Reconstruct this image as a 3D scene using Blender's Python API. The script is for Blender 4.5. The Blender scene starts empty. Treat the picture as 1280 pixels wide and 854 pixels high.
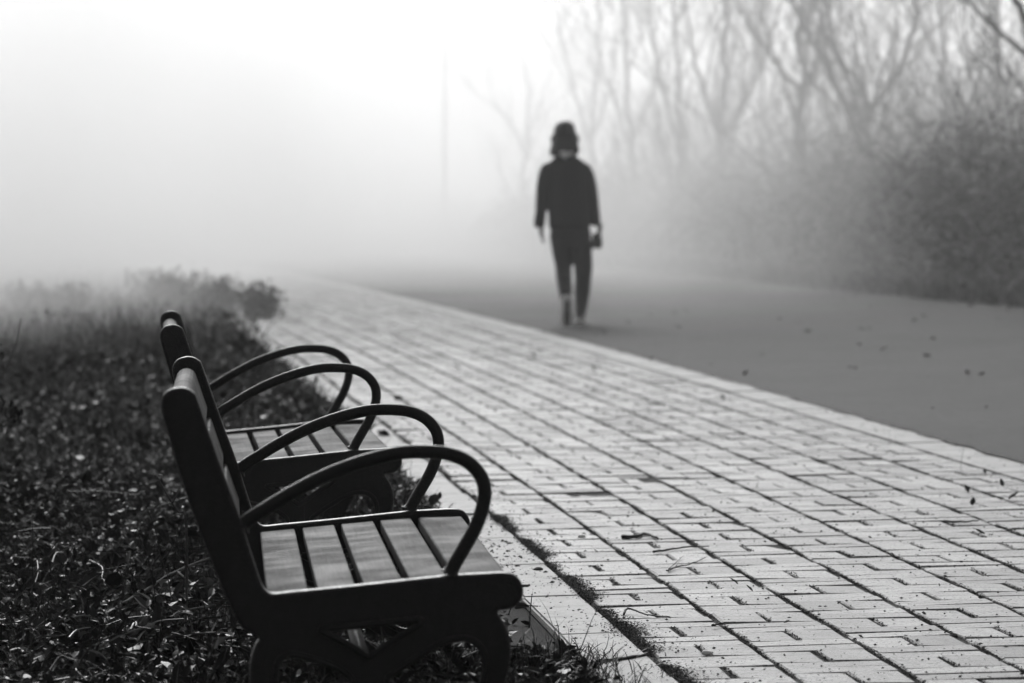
import bpy, bmesh, math, random
import numpy as np
from mathutils import Vector, Matrix
from mathutils.bvhtree import BVHTree

R = math.radians
rng = np.random.default_rng(11)
random.seed(7)
scene = bpy.context.scene
col = scene.collection

# ------------------------------------------------------------------ camera
FPX, CAM_H, HOR = 5500.0, 0.96, 270.0        # focal length in pixels of a 1280 wide frame, eye height, horizon row
cd = bpy.data.cameras.new('camera')
cam = bpy.data.objects.new('camera', cd)
col.objects.link(cam)
cam.location = (0, 0, CAM_H)
cam.rotation_euler = (R(90) - math.atan((427 - HOR) / FPX), 0, 0)
cd.sensor_width = 36
cd.lens = 36 * FPX / 1280
cd.clip_start, cd.clip_end = 0.1, 3000
cd.dof.use_dof = True
cd.dof.focus_distance = 10.4
cd.dof.aperture_fstop = 6.6
cd.dof.aperture_blades = 9
scene.camera = cam

# ------------------------------------------------------------------ light
SUN_EL, SUN_AZ = R(24), R(-9)               # ahead of the camera, a little to the left
w = bpy.data.worlds.new('World')
scene.world = w
w.use_nodes = True
nt = w.node_tree
nt.nodes.clear()
sky = nt.nodes.new('ShaderNodeTexSky')
sky.sky_type = 'NISHITA'
sky.sun_disc = False
sky.sun_elevation = SUN_EL
sky.sun_rotation = SUN_AZ
sky.air_density, sky.dust_density, sky.ozone_density = 1.0, 4.0, 1.0
bw = nt.nodes.new('ShaderNodeRGBToBW')       # a black and white photograph
bg = nt.nodes.new('ShaderNodeBackground')
bg.inputs['Strength'].default_value = 0.1
wo = nt.nodes.new('ShaderNodeOutputWorld')
nt.links.new(sky.outputs[0], bw.inputs[0])
nt.links.new(bw.outputs[0], bg.inputs['Color'])
nt.links.new(bg.outputs[0], wo.inputs['Surface'])
sd = bpy.data.lights.new('sun', 'SUN')
sd.energy = 1.5
sd.angle = R(28)
sun = bpy.data.objects.new('sun', sd)
col.objects.link(sun)
sv = Vector((math.sin(SUN_AZ) * math.cos(SUN_EL), math.cos(SUN_AZ) * math.cos(SUN_EL), math.sin(SUN_EL)))
sun.rotation_euler = sv.to_track_quat('Z', 'Y').to_euler()
sun.location = (0, 0, 30)

vs = scene.view_settings
vs.view_transform = 'Standard'
vs.look = 'None'
vs.exposure = 0.2
vs.gamma = 1.0
vs.use_curve_mapping = False
cy = scene.cycles
cy.use_denoising = True
cy.volume_bounces = 8
cy.max_bounces = 12
cy.volume_step_rate = 1.0
cy.volume_max_steps = 256
cy.sample_clamp_indirect = 6.0

# ------------------------------------------------------------------ the lie of the land
def K(Y):                                     # inner edge of the kerb beside the grass
    d = Y - 9.1
    return 0.338 - 0.08 * d - 0.0004 * d * d
def dK(Y):
    return -0.08 - 0.0008 * (Y - 9.1)
PATH_W = 2.12
ROAD_W = 4.45
def zpath(off, Y):
    return 0.024 * off + 0.001 * np.maximum(0, Y - 12)
def sstep(a, b, x):
    t = np.clip((x - a) / (b - a), 0, 1)
    return t * t * (3 - 2 * t)
def zground(X, Y):
    X = np.asarray(X, float); Y = np.asarray(Y, float)
    off = X - K(Y)
    base = zpath(np.clip(off, -1.2, 7), Y)
    left = base - 0.005 + 0.02 * np.sin(X * 3.1 + Y * 1.3) * sstep(-0.6, -1.4, off) + 0.06 * sstep(20, 34, Y) * sstep(-0.5, -1.6, off)
    left = left - 0.09 * np.maximum(0, -off - 7)
    right = base + 0.22 * np.clip(off - 6.9, 0, 5)
    under = base - 0.09
    z = np.where(off < -0.165, left, np.where(off > 6.6, right, under))
    return z
def pf(Y, off, lift=0.0):                     # a point of the path: Y along the kerb, off across it
    k = dK(Y); n = math.sqrt(1 + k * k)
    x, y = K(Y) + off / n, Y - k * off / n
    return Vector((x, y, float(zpath(off, Y)) + lift))
def at(px, py, lift=0.0):                     # where the ground lies under a pixel of the photograph
    Y = FPX * CAM_H / (py - HOR)
    for _ in range(50):
        X = (px - 640) * Y / FPX
        o = X - K(Y)
        z = float(zpath(o, Y)) if -0.16 < o < 6.6 else float(zground(X, Y))
        Y = 0.5 * Y + 0.5 * FPX * (CAM_H - z) / (py - HOR)
    return Vector(((px - 640) * Y / FPX, Y, z + lift))
def atd(px, py, Y):                           # a point at a known distance
    return Vector(((px - 640) * Y / FPX, Y, CAM_H - (py - HOR) * Y / FPX))

# ------------------------------------------------------------------ tagging
def tag(o, label=None, cat=None, group=None, kind=None):
    if label: o['label'] = label
    if cat: o['category'] = cat
    if group: o['group'] = group
    if kind: o['kind'] = kind
    return o
def empty(name, loc, rz=0.0, **kw):
    o = bpy.data.objects.new(name, None)
    o.empty_display_size = 0.1
    col.objects.link(o)
    o.location = loc
    o.rotation_euler = (0, 0, rz)
    return tag(o, **kw)
def link(name, me, mat=None, parent=None, **kw):
    if mat is not None and not me.materials: me.materials.append(mat)
    o = bpy.data.objects.new(name, me)
    col.objects.link(o)
    if parent is not None: o.parent = parent
    return tag(o, **kw)

# ------------------------------------------------------------------ materials (all grey: the photograph is black and white)
class NT:
    def __init__(self, name):
        self.m = bpy.data.materials.new(name)
        self.m.use_nodes = True
        self.t = self.m.node_tree
        self.b = self.t.nodes['Principled BSDF']
    def n(self, typ, **kw):
        nd = self.t.nodes.new(typ)
        for k, v in kw.items():
            if k.startswith('i_'): nd.inputs[k[2:].replace('_', ' ')].default_value = v
            else: setattr(nd, k, v)
        return nd
    def l(self, a, b): self.t.links.new(a, b)
    def noise(self, scale, detail=4, rough=0.6, vec=None, dist=0.0):
        nd = self.n('ShaderNodeTexNoise')
        nd.inputs['Scale'].default_value = scale; nd.inputs['Detail'].default_value = detail
        nd.inputs['Roughness'].default_value = rough; nd.inputs['Distortion'].default_value = dist
        if vec is not None: self.l(vec, nd.inputs['Vector'])
        return nd.outputs['Fac']
    def ramp(self, fac, stops):
        nd = self.n('ShaderNodeValToRGB')
        e = nd.color_ramp.elements
        while len(e) < len(stops): e.new(0.5)
        for el, (p, v) in zip(e, stops):
            el.position = p; el.color = (v, v, v, 1)
        self.l(fac, nd.inputs['Fac'])
        return nd.outputs['Color']
    def math(self, op, a, b=0.5, clamp=False):
        nd = self.n('ShaderNodeMath', operation=op, use_clamp=clamp)
        for i, v in enumerate((a, b)):
            if hasattr(v, 'is_output'): self.l(v, nd.inputs[i])
            else: nd.inputs[i].default_value = v
        return nd.outputs[0]
    def bump(self, h, strength=0.5, dist=0.01):
        nd = self.n('ShaderNodeBump')
        nd.inputs['Strength'].default_value = strength; nd.inputs['Distance'].default_value = dist
        self.l(h, nd.inputs['Height'])
        self.l(nd.outputs[0], self.b.inputs['Normal'])
    def pos(self, sx=1, sy=1, sz=1, local=False):
        if local: src = self.n('ShaderNodeTexCoord').outputs['Object']
        else: src = self.n('ShaderNodeNewGeometry').outputs['Position']
        mp = self.n('ShaderNodeMapping'); mp.inputs['Scale'].default_value = (sx, sy, sz)
        self.l(src, mp.inputs['Vector'])
        return mp.outputs[0]
    def base(self, c): self.l(c, self.b.inputs['Base Color'])
    def rough(self, v):
        if hasattr(v, 'is_output'): self.l(v, self.b.inputs['Roughness'])
        else: self.b.inputs['Roughness'].default_value = v
    def spec(self, v): self.b.inputs['Specular IOR Level'].default_value = v

def mat_plain(name, v, rough=0.6, var=0.25, scale=20, bump=0.0, spec=0.5, local=True):
    t = NT(name)
    p = t.pos(local=local)
    f = t.noise(scale, 5, 0.6, p)
    t.base(t.ramp(f, [(0.25, v * (1 - var)), (0.75, v * (1 + var))]))
    t.rough(rough); t.spec(spec)
    if bump: t.bump(f, bump, 0.004)
    return t.m

def mat_leaf(name, lo, hi, rough=0.5, spec=0.4, trans=0.0):
    t = NT(name)
    a = t.n('ShaderNodeAttribute', attribute_name='tone')
    t.base(t.ramp(a.outputs['Fac'], [(0.0, lo), (0.85, lo + (hi - lo) * 0.5), (1.0, hi)]))
    t.rough(rough); t.spec(spec)
    return t.m

def mat_brick(name, per_object):
    t = NT(name)
    p = t.pos()
    if per_object: rnd = t.n('ShaderNodeObjectInfo').outputs['Random']
    else: rnd = t.n('ShaderNodeAttribute', attribute_name='tone').outputs['Fac']
    big = t.noise(1.5, 6, 0.65, t.pos(1.6, 0.5, 1), 0.5)
    fine = t.noise(160, 6, 0.75, p)
    speck = t.noise(95, 2, 0.5, p)
    streak = t.noise(9, 5, 0.7, t.pos(0.6, 5, 1), 0.6)
    c = t.math('MULTIPLY', t.ramp(rnd, [(0.0, 0.13), (0.25, 0.25), (0.65, 0.34), (1.0, 0.44)]), t.ramp(big, [(0.36, 0.62), (0.5, 0.95), (0.64, 1.12)]))
    c = t.math('MULTIPLY', c, t.ramp(fine, [(0.34, 0.5), (0.52, 1.0), (0.75, 1.2)]))
    c = t.math('MULTIPLY', c, t.ramp(streak, [(0.33, 0.55), (0.52, 1.0)]))
    c = t.math('MULTIPLY', c, t.ramp(speck, [(0.335, 0.15), (0.40, 1.0)]))
    t.base(c)
    t.rough(t.math('ADD', t.math('MULTIPLY', fine, 0.35), 0.42, True)); t.spec(0.3)
    t.bump(t.math('ADD', fine, t.math('MULTIPLY', speck, 1.2)), 0.55, 0.004)
    return t.m

def mat_concrete(name, v):
    t = NT(name)
    p = t.pos()
    big = t.noise(6, 6, 0.7, p); fine = t.noise(220, 5, 0.7, p); speck = t.noise(70, 2, 0.5, p)
    c = t.math('MULTIPLY', t.ramp(big, [(0.34, v * 0.6), (0.48, v * 1.0), (0.7, v * 1.12)]), t.ramp(fine, [(0.3, 0.8), (0.7, 1.08)]))
    c = t.math('MULTIPLY', c, t.ramp(speck, [(0.27, 0.2), (0.33, 1.0)]))
    t.base(c); t.rough(0.64); t.spec(0.24)
    t.bump(fine, 0.6, 0.004)
    return t.m

def mat_asphalt(name):
    t = NT(name)
    p = t.pos()
    big = t.noise(0.9, 5, 0.65, t.pos(1, 0.5, 1)); grain = t.noise(38, 6, 0.9, p); mid = t.noise(16, 5, 0.7, p)
    c = t.math('MULTIPLY', t.ramp(big, [(0.3, 0.018), (0.7, 0.032)]), t.ramp(mid, [(0.3, 0.7), (0.7, 1.2)]))
    c = t.math('MULTIPLY', c, t.ramp(grain, [(0.34, 0.4), (0.5, 1.0), (0.66, 1.9)]))
    t.base(c); t.rough(0.76); t.spec(0.18)
    t.bump(grain, 1.0, 0.008)
    return t.m

def mat_soil(name, v):
    t = NT(name)
    p = t.pos()
    a = t.noise(14, 6, 0.75, p); b = t.noise(110, 5, 0.8, p)
    c = t.math('MULTIPLY', t.ramp(a, [(0.3, v * 0.5), (0.7, v * 1.3)]), t.ramp(b, [(0.3, 0.4), (0.7, 1.5)]))
    t.base(c); t.rough(0.9); t.spec(0.2)
    t.bump(t.math('ADD', a, b), 1.0, 0.02)
    return t.m

def mat_wood(name):
    t = NT(name)
    p = t.pos(26, 1.1, 26, local=True)
    ob = t.n('ShaderNodeObjectInfo').outputs['Random']
    grain = t.noise(3.0, 7, 0.65, p, 0.8)
    fine = t.noise(16.0, 4, 0.7, p)
    drops = t.noise(230, 1, 0.4, t.pos(local=True))
    wetn = t.noise(7, 3, 0.5, t.pos(local=True))
    c = t.math('MULTIPLY', t.ramp(grain, [(0.3, 0.009), (0.5, 0.024), (0.7, 0.04)]), t.ramp(fine, [(0.3, 0.8), (0.7, 1.1)]))
    c = t.math('MULTIPLY', c, t.ramp(ob, [(0, 0.85), (1, 1.12)]))
    t.base(c)
    t.rough(t.ramp(wetn, [(0.35, 0.64), (0.65, 0.78)])); t.spec(0.07)
    t.bump(t.math('ADD', t.math('MULTIPLY', grain, 0.5), t.math('MULTIPLY', drops, t.ramp(wetn, [(0.45, 0.0), (0.6, 0.9)]))), 0.35, 0.003)
    return t.m

def mat_iron(name):
    t = NT(name)
    f = t.noise(60, 4, 0.6, t.pos(local=True)); d = t.noise(260, 1, 0.4, t.pos(local=True)); s = t.noise(9, 4, 0.6, t.pos(6, 1, 1, local=True))
    t.base(t.math('MULTIPLY', t.ramp(f, [(0.3, 0.005), (0.7, 0.010)]), t.ramp(s, [(0.35, 0.8), (0.65, 1.2)])))
    t.rough(t.ramp(s, [(0.3, 0.42), (0.7, 0.55)])); t.spec(0.25)
    t.bump(t.math('ADD', t.math('MULTIPLY', f, 0.4), t.ramp(d, [(0.55, 0.0), (0.7, 1.0)])), 0.5, 0.003)
    return t.m

M = dict(
    brick=mat_brick('brick_clay', True), brick_far=mat_brick('brick_clay_far', False),
    concrete=mat_concrete('kerb_concrete', 0.42), edging=mat_concrete('edging_concrete', 0.42),
    asphalt=mat_asphalt('asphalt'), soil=mat_soil('soil', 0.026), bed=mat_soil('joint_soil', 0.085),
    wood=mat_wood('slat_wood'), iron=mat_iron('painted_iron'),
    bark=mat_plain('bark', 0.06, 0.85, 0.4, 14, 0.6, 0.2), twig=mat_plain('twig_bark', 0.05, 0.8, 0.4, 60, 0.4, 0.3),
    herb=mat_leaf('undergrowth_leaf', 0.005, 0.055, 0.5, 0.18), blade=mat_leaf('grass_blade', 0.008, 0.06, 0.5, 0.2),
    hedge=mat_leaf('hedge_leaf', 0.012, 0.2, 0.5, 0.4), vine=mat_leaf('dry_vine', 0.08, 0.42, 0.7, 0.2),
    moss=mat_leaf('moss', 0.022, 0.12, 0.9, 0.1), debris=mat_leaf('debris', 0.015, 0.10, 0.8, 0.2),
    dryleaf=mat_plain('dry_leaf', 0.06, 0.6, 0.4, 80, 0.3), pale=mat_plain('pale_stone', 0.75, 0.5, 0.12, 90, 0.3),
    dark=mat_plain('dark_stone', 0.04, 0.8, 0.3, 90, 0.6),
    jacket=mat_plain('jacket_wool', 0.022, 0.9, 0.2, 200, 0.2, 0.2), trousers=mat_plain('trouser_cloth', 0.016, 0.85, 0.2, 150, 0.2, 0.2),
    hair=mat_plain('dark_hair', 0.012, 0.5, 0.3, 120, 0.3, 0.4), skin=mat_plain('skin', 0.36, 0.5, 0.06, 60, 0.05),
    white=mat_plain('white_rubber', 0.85, 0.6, 0.06, 60), shirt=mat_plain('pale_cloth', 0.82, 0.8, 0.06, 90, 0.1), shoe=mat_plain('shoe_cloth', 0.09, 0.7, 0.15, 90, 0.1),
    bag=mat_plain('bag_leather', 0.02, 0.45, 0.2, 90, 0.2), steel=mat_plain('pole_steel', 0.12, 0.5, 0.15, 20),
)

# ------------------------------------------------------------------ mesh helpers
class Soup:                                   # triangles with a tone each, joined into one mesh
    def __init__(self): self.v, self.f, self.t, self.n = [], [], [], 0
    def add(self, v, f, tone=0.5):
        v = np.asarray(v, np.float32).reshape(-1, 3); f = np.asarray(f, np.int32).reshape(-1, 3)
        self.v.append(v); self.f.append(f + self.n); self.n += len(v)
        self.t.append(np.broadcast_to(np.asarray(tone, np.float32), (len(f),)).copy() if np.ndim(tone) == 0 else np.asarray(tone, np.float32))
    def scatter(self, tv, tf, pos, rot, scl, tone):
        N = len(pos)
        if not N: return
        tv = np.asarray(tv, float); tf = np.asarray(tf, int)
        v = np.einsum('nij,nmj->nmi', rot, tv[None] * scl[:, None, :]) + pos[:, None, :]
        f = tf[None] + (np.arange(N) * len(tv))[:, None, None]
        self.add(v.reshape(-1, 3), f.reshape(-1, 3), np.repeat(tone, len(tf)))
    def mesh(self, name, smooth=False):
        v = np.concatenate(self.v); f = np.concatenate(self.f); t = np.concatenate(self.t)
        me = bpy.data.meshes.new(name)
        me.vertices.add(len(v)); me.vertices.foreach_set('co', v.ravel())
        me.loops.add(len(f) * 3); me.loops.foreach_set('vertex_index', f.ravel())
        me.polygons.add(len(f)); me.polygons.foreach_set('loop_start', np.arange(len(f), dtype=np.int32) * 3)
        me.update(calc_edges=True)
        a = me.attributes.new('tone', 'FLOAT', 'FACE'); a.data.foreach_set('value', t)
        me.polygons.foreach_set('use_smooth', np.full(len(f), smooth))
        me.validate()
        return me

def rots(yaw, pitch, roll):
    cy_, sy_ = np.cos(yaw), np.sin(yaw); cp, sp = np.cos(pitch), np.sin(pitch); cr, sr = np.cos(roll), np.sin(roll)
    z = np.zeros_like(yaw); o = np.ones_like(yaw)
    Rz = np.stack([np.stack([cy_, -sy_, z], -1), np.stack([sy_, cy_, z], -1), np.stack([z, z, o], -1)], -2)
    Rx = np.stack([np.stack([o, z, z], -1), np.stack([z, cp, -sp], -1), np.stack([z, sp, cp], -1)], -2)
    Ry = np.stack([np.stack([cr, z, sr], -1), np.stack([z, o, z], -1), np.stack([-sr, z, cr], -1)], -2)
    return Rz @ Rx @ Ry
# leaf along +y, 1 long: two halves folded on the midrib
LEAF_V = [(0, 0, 0), (0.26, 0.3, 0.08), (0.2, 0.7, 0.07), (0, 1, -0.05), (-0.2, 0.7, 0.07), (-0.26, 0.3, 0.08), (0, 0.5, 0)]
LEAF_F = [(0, 1, 6), (1, 2, 6), (2, 3, 6), (3, 4, 6), (4, 5, 6), (5, 0, 6)]
LEAF4_V = [(0, 0, 0), (0.3, 0.5, 0.08), (0, 1, 0), (-0.3, 0.5, 0.08)]
LEAF4_F = [(0, 1, 2), (0, 2, 3)]
# blade rising along +z, curving to +y, 1 tall
BLADE_V = [(-0.5, 0, 0), (0.5, 0, 0), (-0.42, 0.1, 0.4), (0.42, 0.1, 0.4), (-0.25, 0.32, 0.78), (0.25, 0.32, 0.78), (0, 0.62, 0.98)]
BLADE_F = [(0, 1, 3), (0, 3, 2), (2, 3, 5), (2, 5, 4), (4, 5, 6)]
OCTA_V = [(1, 0, 0), (0, 1, 0), (-1, 0, 0), (0, -1, 0), (0, 0, 1), (0, 0, -0.6)]
OCTA_F = [(0, 1, 4), (1, 2, 4), (2, 3, 4), (3, 0, 4), (1, 0, 5), (2, 1, 5), (3, 2, 5), (0, 3, 5)]

def tube(s, pts, radii, sides=6, tone=0.5):
    pts = np.asarray(pts, float); n = len(pts)
    d = np.gradient(pts, axis=0); d /= np.linalg.norm(d, axis=1)[:, None] + 1e-9
    ref = np.array([0.31, 0.83, 0.46])
    a = np.cross(d, ref); a /= np.linalg.norm(a, axis=1)[:, None] + 1e-9
    b = np.cross(d, a)
    ang = np.arange(sides) * 2 * math.pi / sides
    r = np.asarray(radii, float)[:, None, None]
    v = pts[:, None, :] + r * (np.cos(ang)[None, :, None] * a[:, None, :] + np.sin(ang)[None, :, None] * b[:, None, :])
    i = np.arange(n - 1)[:, None] * sides; j = np.arange(sides)[None]; k = (j + 1) % sides
    q0, q1, q2, q3 = i + j, i + k, i + sides + k, i + sides + j
    f = np.concatenate([np.stack([q0, q1, q2], -1).reshape(-1, 3), np.stack([q0, q2, q3], -1).reshape(-1, 3)])
    vv = np.concatenate([v.reshape(-1, 3), pts[:1], pts[-1:]])
    cap0 = [(n * sides, (q + 1) % sides, q) for q in range(sides)]
    cap1 = [(n * sides + 1, (n - 1) * sides + q, (n - 1) * sides + (q + 1) % sides) for q in range(sides)]
    s.add(vv, np.concatenate([f, cap0, cap1]), tone)

def crom(pts, per=6, closed=False):
    p = [np.asarray(q, float) for q in pts]; n = len(p); out = []
    rngi = range(n) if closed else range(n - 1)
    for i in rngi:
        g = (lambda k: p[k % n]) if closed else (lambda k: p[min(max(k, 0), n - 1)])
        p0, p1, p2, p3 = g(i - 1), g(i), g(i + 1), g(i + 2)
        for q in range(per):
            t = q / per
            out.append(0.5 * (2 * p1 + (p2 - p0) * t + (2 * p0 - 5 * p1 + 4 * p2 - p3) * t * t + (3 * p1 - p0 - 3 * p2 + p3) * t ** 3))
    if not closed: out.append(p[-1])
    return np.array(out)

def strip(name, Ys, offs, lift, mat, **kw):   # a sheet that follows the path
    me = bpy.data.meshes.new(name)
    v, f = [], []
    no = len(offs)
    for a, Y in enumerate(Ys):
        for o in offs:
            oo = o(Y) if callable(o) else o
            v.append(pf(Y, oo, lift))
    for a in range(len(Ys) - 1):
        for b in range(no - 1):
            i = a * no + b
            f.append((i, i + 1, i + no + 1, i + no))
    me.from_pydata(v, [], f)
    me.polygons.foreach_set('use_smooth', [True] * len(f))
    me.update()
    return link(name, me, mat, **kw)

# ------------------------------------------------------------------ ground, road, path
def ladder(a, b, s0, g):
    out = [a]; s = s0
    while out[-1] < b: out.append(out[-1] + s); s *= g
    return out
def build_ground():
    ys = sorted([-y for y in ladder(0.5, 60, 0.6, 1.3)] + ladder(0, 34, 0.35, 1.015) + ladder(36, 900, 0.9, 1.09))
    # columns run along the kerb so that the edge of the turf follows it
    offs = sorted([-o for o in ladder(0.166, 400, 0.10, 1.14)] + [-0.155, -0.15, 0.4, 2.0, 4.0, 6.55, 6.61] + ladder(6.8, 400, 0.35, 1.25))
    v, f = [], []
    for y in ys:
        yk = min(max(y, -20), 130)
        for o in offs:
            x = K(yk) + o
            j = 0.0
            v.append((x, y, float(zground(x - K(y) * 0 + (K(y) - K(yk)), y)) + j))
    n = len(offs)
    for a in range(len(ys) - 1):
        for b in range(n - 1):
            i = a * n + b
            f.append((i, i + 1, i + n + 1, i + n))
    me = bpy.data.meshes.new('ground')
    me.from_pydata(v, [], f)
    me.polygons.foreach_set('use_smooth', [True] * len(f))
    return link('ground', me, M['soil'], kind='structure')
build_ground()
path = strip('brick_path', list(np.arange(2, 130, 0.5)), [-0.16, 0.0, 0.6, 1.2, PATH_W + 0.02], -0.0055, M['bed'], kind='structure')
_edge = {}
def road_edge(Y):
    if Y not in _edge:
        _edge[Y] = PATH_W - 0.02 + 0.012 * math.sin(Y * 7.3) * math.sin(Y * 2.1 + 1) + random.uniform(-0.008, 0.008)
    return _edge[Y]
ys_r = list(np.arange(2, 30, 0.08)) + list(np.arange(30, 140, 0.5))
def road_far(Y):
    return 6.55 + 0.12 * math.sin(Y * 0.9) + 0.07 * math.sin(Y * 2.3)
strip('road', ys_r, [road_edge, PATH_W + 0.08, 3.0, 4.2, 5.4, road_far], 0.004, M['asphalt'], kind='structure')

# arc length along the kerb
Yt = np.linspace(2, 128, 6000)
St = np.concatenate([[0], np.cumsum(np.sqrt(1 + dK(Yt[:-1]) ** 2) * np.diff(Yt))])
def Ys_of(s): return float(np.interp(s, St, Yt))

def box_mesh(name, lx, ly, lz, bev, jit=0.0, seed=0, seg=2):
    bm = bmesh.new()
    bmesh.ops.create_cube(bm, size=1)
    r = random.Random(seed)
    for v in bm.verts:
        v.co = Vector((v.co.x * lx, v.co.y * ly, (v.co.z - 0.5) * lz))
    bmesh.ops.bevel(bm, geom=[e for e in bm.edges if all(v.co.z > -lz * 0.5 for v in e.verts) or abs(e.verts[0].co.z - e.verts[1].co.z) > lz * 0.5],
                    offset=bev, segments=seg, affect='EDGES')
    if jit:
        for v in bm.verts:
            v.co.x += r.uniform(-jit, jit); v.co.y += r.uniform(-jit, jit); v.co.z += r.uniform(-jit, jit) * 0.5
    me = bpy.data.meshes.new(name)
    bm.to_mesh(me); bm.free()
    return me
def proj(p):                                  # pixel of a point
    a = math.atan((427 - HOR) / FPX)
    d = p - cam.location
    zc = d.y * math.cos(a) - d.z * math.sin(a)
    yc = d.y * math.sin(a) + d.z * math.cos(a)
    return 640 + FPX * d.x / zc, 427 - FPX * yc / zc, zc

# bricks in basket weave: eight strips of two bricks along, two across
NSTRIP, SW, BL, BW = 8, 0.238, 0.227, 0.109
bricks = []
rb = random.Random(3)
phases = [0.05, 0.33, 0.12, 0.27, 0.02, 0.36, 0.17, 0.41]
for k in range(NSTRIP):
    o0 = 0.012 + k * SW
    s = 0.2 + phases[k]
    while s < St[-1] - 1:
        g = 0.004
        for q in (0, 1):                      # along
            bricks.append((s + BL / 2, o0 + 0.114 + (-1 if q == 0 else 1) * rb.uniform(0.0550, 0.0606), 0))
        s += BL + g
        for q in (0, 1):                      # across
            bricks.append((s + BW / 2, o0 + 0.114, 1))
            s += BW + g
cand = []
for s, o, d in bricks:
    Y = Ys_of(s)
    p = pf(Y, o)
    px, py, zc = proj(p)
    area = (BL * BW) / zc ** 3 if zc > 0.5 else 0
    vis = -20 < px < 1300 and py < 862 and py > 250
    cand.append((area if vis else 0, s, o, d, Y, p))
order = sorted(range(len(cand)), key=lambda i: -cand[i][0])
single = set(i for i in order[:300] if cand[i][0] > 0)
variants = [box_mesh('brick', BL, BW, 0.055, 0.004, 0.0011, i, 1) for i in range(6)]
for me in variants:
    me.materials.append(M['brick'])
def brick_matrix(Y, o, d, p):
    th = math.atan2(-dK(Y), 1)                # the strip turns left with the kerb
    rz = th + (R(90) if d == 0 else 0) + rb.gauss(0, 0.006)
    m = Matrix.Translation(p + Vector((rb.gauss(0, 0.0012), rb.gauss(0, 0.0012), rb.gauss(-0.001, 0.0013) - (0.004 if rb.random() < 0.03 else 0)))) @ Matrix.Rotation(rz, 4, 'Z')
    m = m @ Matrix.Rotation(rb.gauss(0, 0.006), 4, 'X') @ Matrix.Rotation(-0.024 * (1 if d else 0) + rb.gauss(0, 0.005), 4, 'Y')
    return m
far = Soup()
tmpl = []
for me in variants:
    me.calc_loop_triangles()
    tmpl.append((np.array([v.co[:] for v in me.vertices]), np.array([t.vertices[:] for t in me.loop_triangles])))
for i, (a, s, o, d, Y, p) in enumerate(cand):
    m = brick_matrix(Y, o, d, p)
    if i in single:
        b = link('brick', variants[i % 6], None, path)
        b.matrix_world = m
    elif 6.5 < Y < 95:
        tv, tf = tmpl[i % 6]
        mm = np.array(m)
        far.add(tv @ mm[:3, :3].T + mm[:3, 3], tf, rb.random())
link('bricks', far.mesh('bricks'), M['brick_far'], path, kind='stuff')

# concrete kerb stones along the turf, edging stones along the road
kerb_me = [box_mesh('kerb_stone', 0.148, 0.986, 0.12, 0.006, 0.0008, i) for i in range(3)]
edge_me = [box_mesh('edging_stone', 0.205, 0.994, 0.12, 0.005, 0.0008, i) for i in range(3)]
for me in kerb_me: me.materials.append(M['concrete'])
for me in edge_me: me.materials.append(M['edging'])
rk = random.Random(5)
for nm, mes, oc, ph in (('kerb_stone', kerb_me, -0.076, 0.02), ('edging_stone', edge_me, 0.012 + NSTRIP * SW + 0.106, 0.4)):
    s = ph + 0.6
    i = 0
    while s < St[-1] - 40:
        Y = Ys_of(s)
        p = pf(Y, oc, 0.003 if nm == 'kerb_stone' else 0.0)
        b = link(nm, mes[i % 3], None, path)
        b.matrix_world = Matrix.Translation(p + Vector((rk.gauss(0, 0.002), 0, rk.gauss(0, 0.0015)))) @ Matrix.Rotation(math.atan2(-dK(Y), 1) + rk.gauss(0, 0.002), 4, 'Z') @ Matrix.Rotation(-0.024, 4, 'Y')
        s += 1.0; i += 1

# moss and soil in the joints
moss = Soup()
def moss_line(off, width, per_m, y0, y1, size, clump=0.0, height=0.006):
    n = int(per_m * (y1 - y0))
    Y = rng.uniform(y0, y1, n)
    if clump:
        keep = (np.sin(Y * 5.1 + off * 9) + np.sin(Y * 13.7 + off * 31) * 0.7 + rng.normal(0, 0.5, n)) > clump
        Y = Y[keep]; n = len(Y)
    o = off + rng.normal(0, width, n)
    P = np.array([pf(a, b) for a, b in zip(Y, o)]) if n else np.zeros((0, 3))
    if not n: return
    P[:, 2] += rng.uniform(-0.008, height, n)
    sc = rng.uniform(0.5, 1.3, n)[:, None] * np.array([size, size, size * 0.6])
    moss.scatter(LEAF4_V, LEAF4_F, P, rots(rng.uniform(0, 6.28, n), rng.uniform(-0.4, 0.6, n), rng.uniform(-0.5, 0.5, n)), sc, rng.random(n))
for k in range(1, NSTRIP):
    moss_line(0.012 + k * SW - 0.005, 0.003, 1500, 8.5, 17, 0.0055, -0.7, 0.001)
    moss_line(0.012 + k * SW - 0.005, 0.005, 260, 8.5, 17, 0.006, 0.2, 0.003)
    moss_line(0.012 + k * SW - 0.005, 0.004, 160, 17, 34, 0.010, 0.0, 0.0015)
moss_line(0.004, 0.008, 4200, 8.5, 14, 0.006, -0.9, 0.003)
moss_line(0.014, 0.012, 6000, 8.5, 14, 0.0065, -0.3, 0.006)
moss_line(0.018, 0.022, 5000, 8.5, 14, 0.006, 0.6, 0.006)
moss_line(0.016, 0.030, 5000, 8.5, 10.4, 0.006, 0.2, 0.006)
moss_line(0.006, 0.010, 500, 14, 32, 0.012, -0.2, 0.004)
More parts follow.
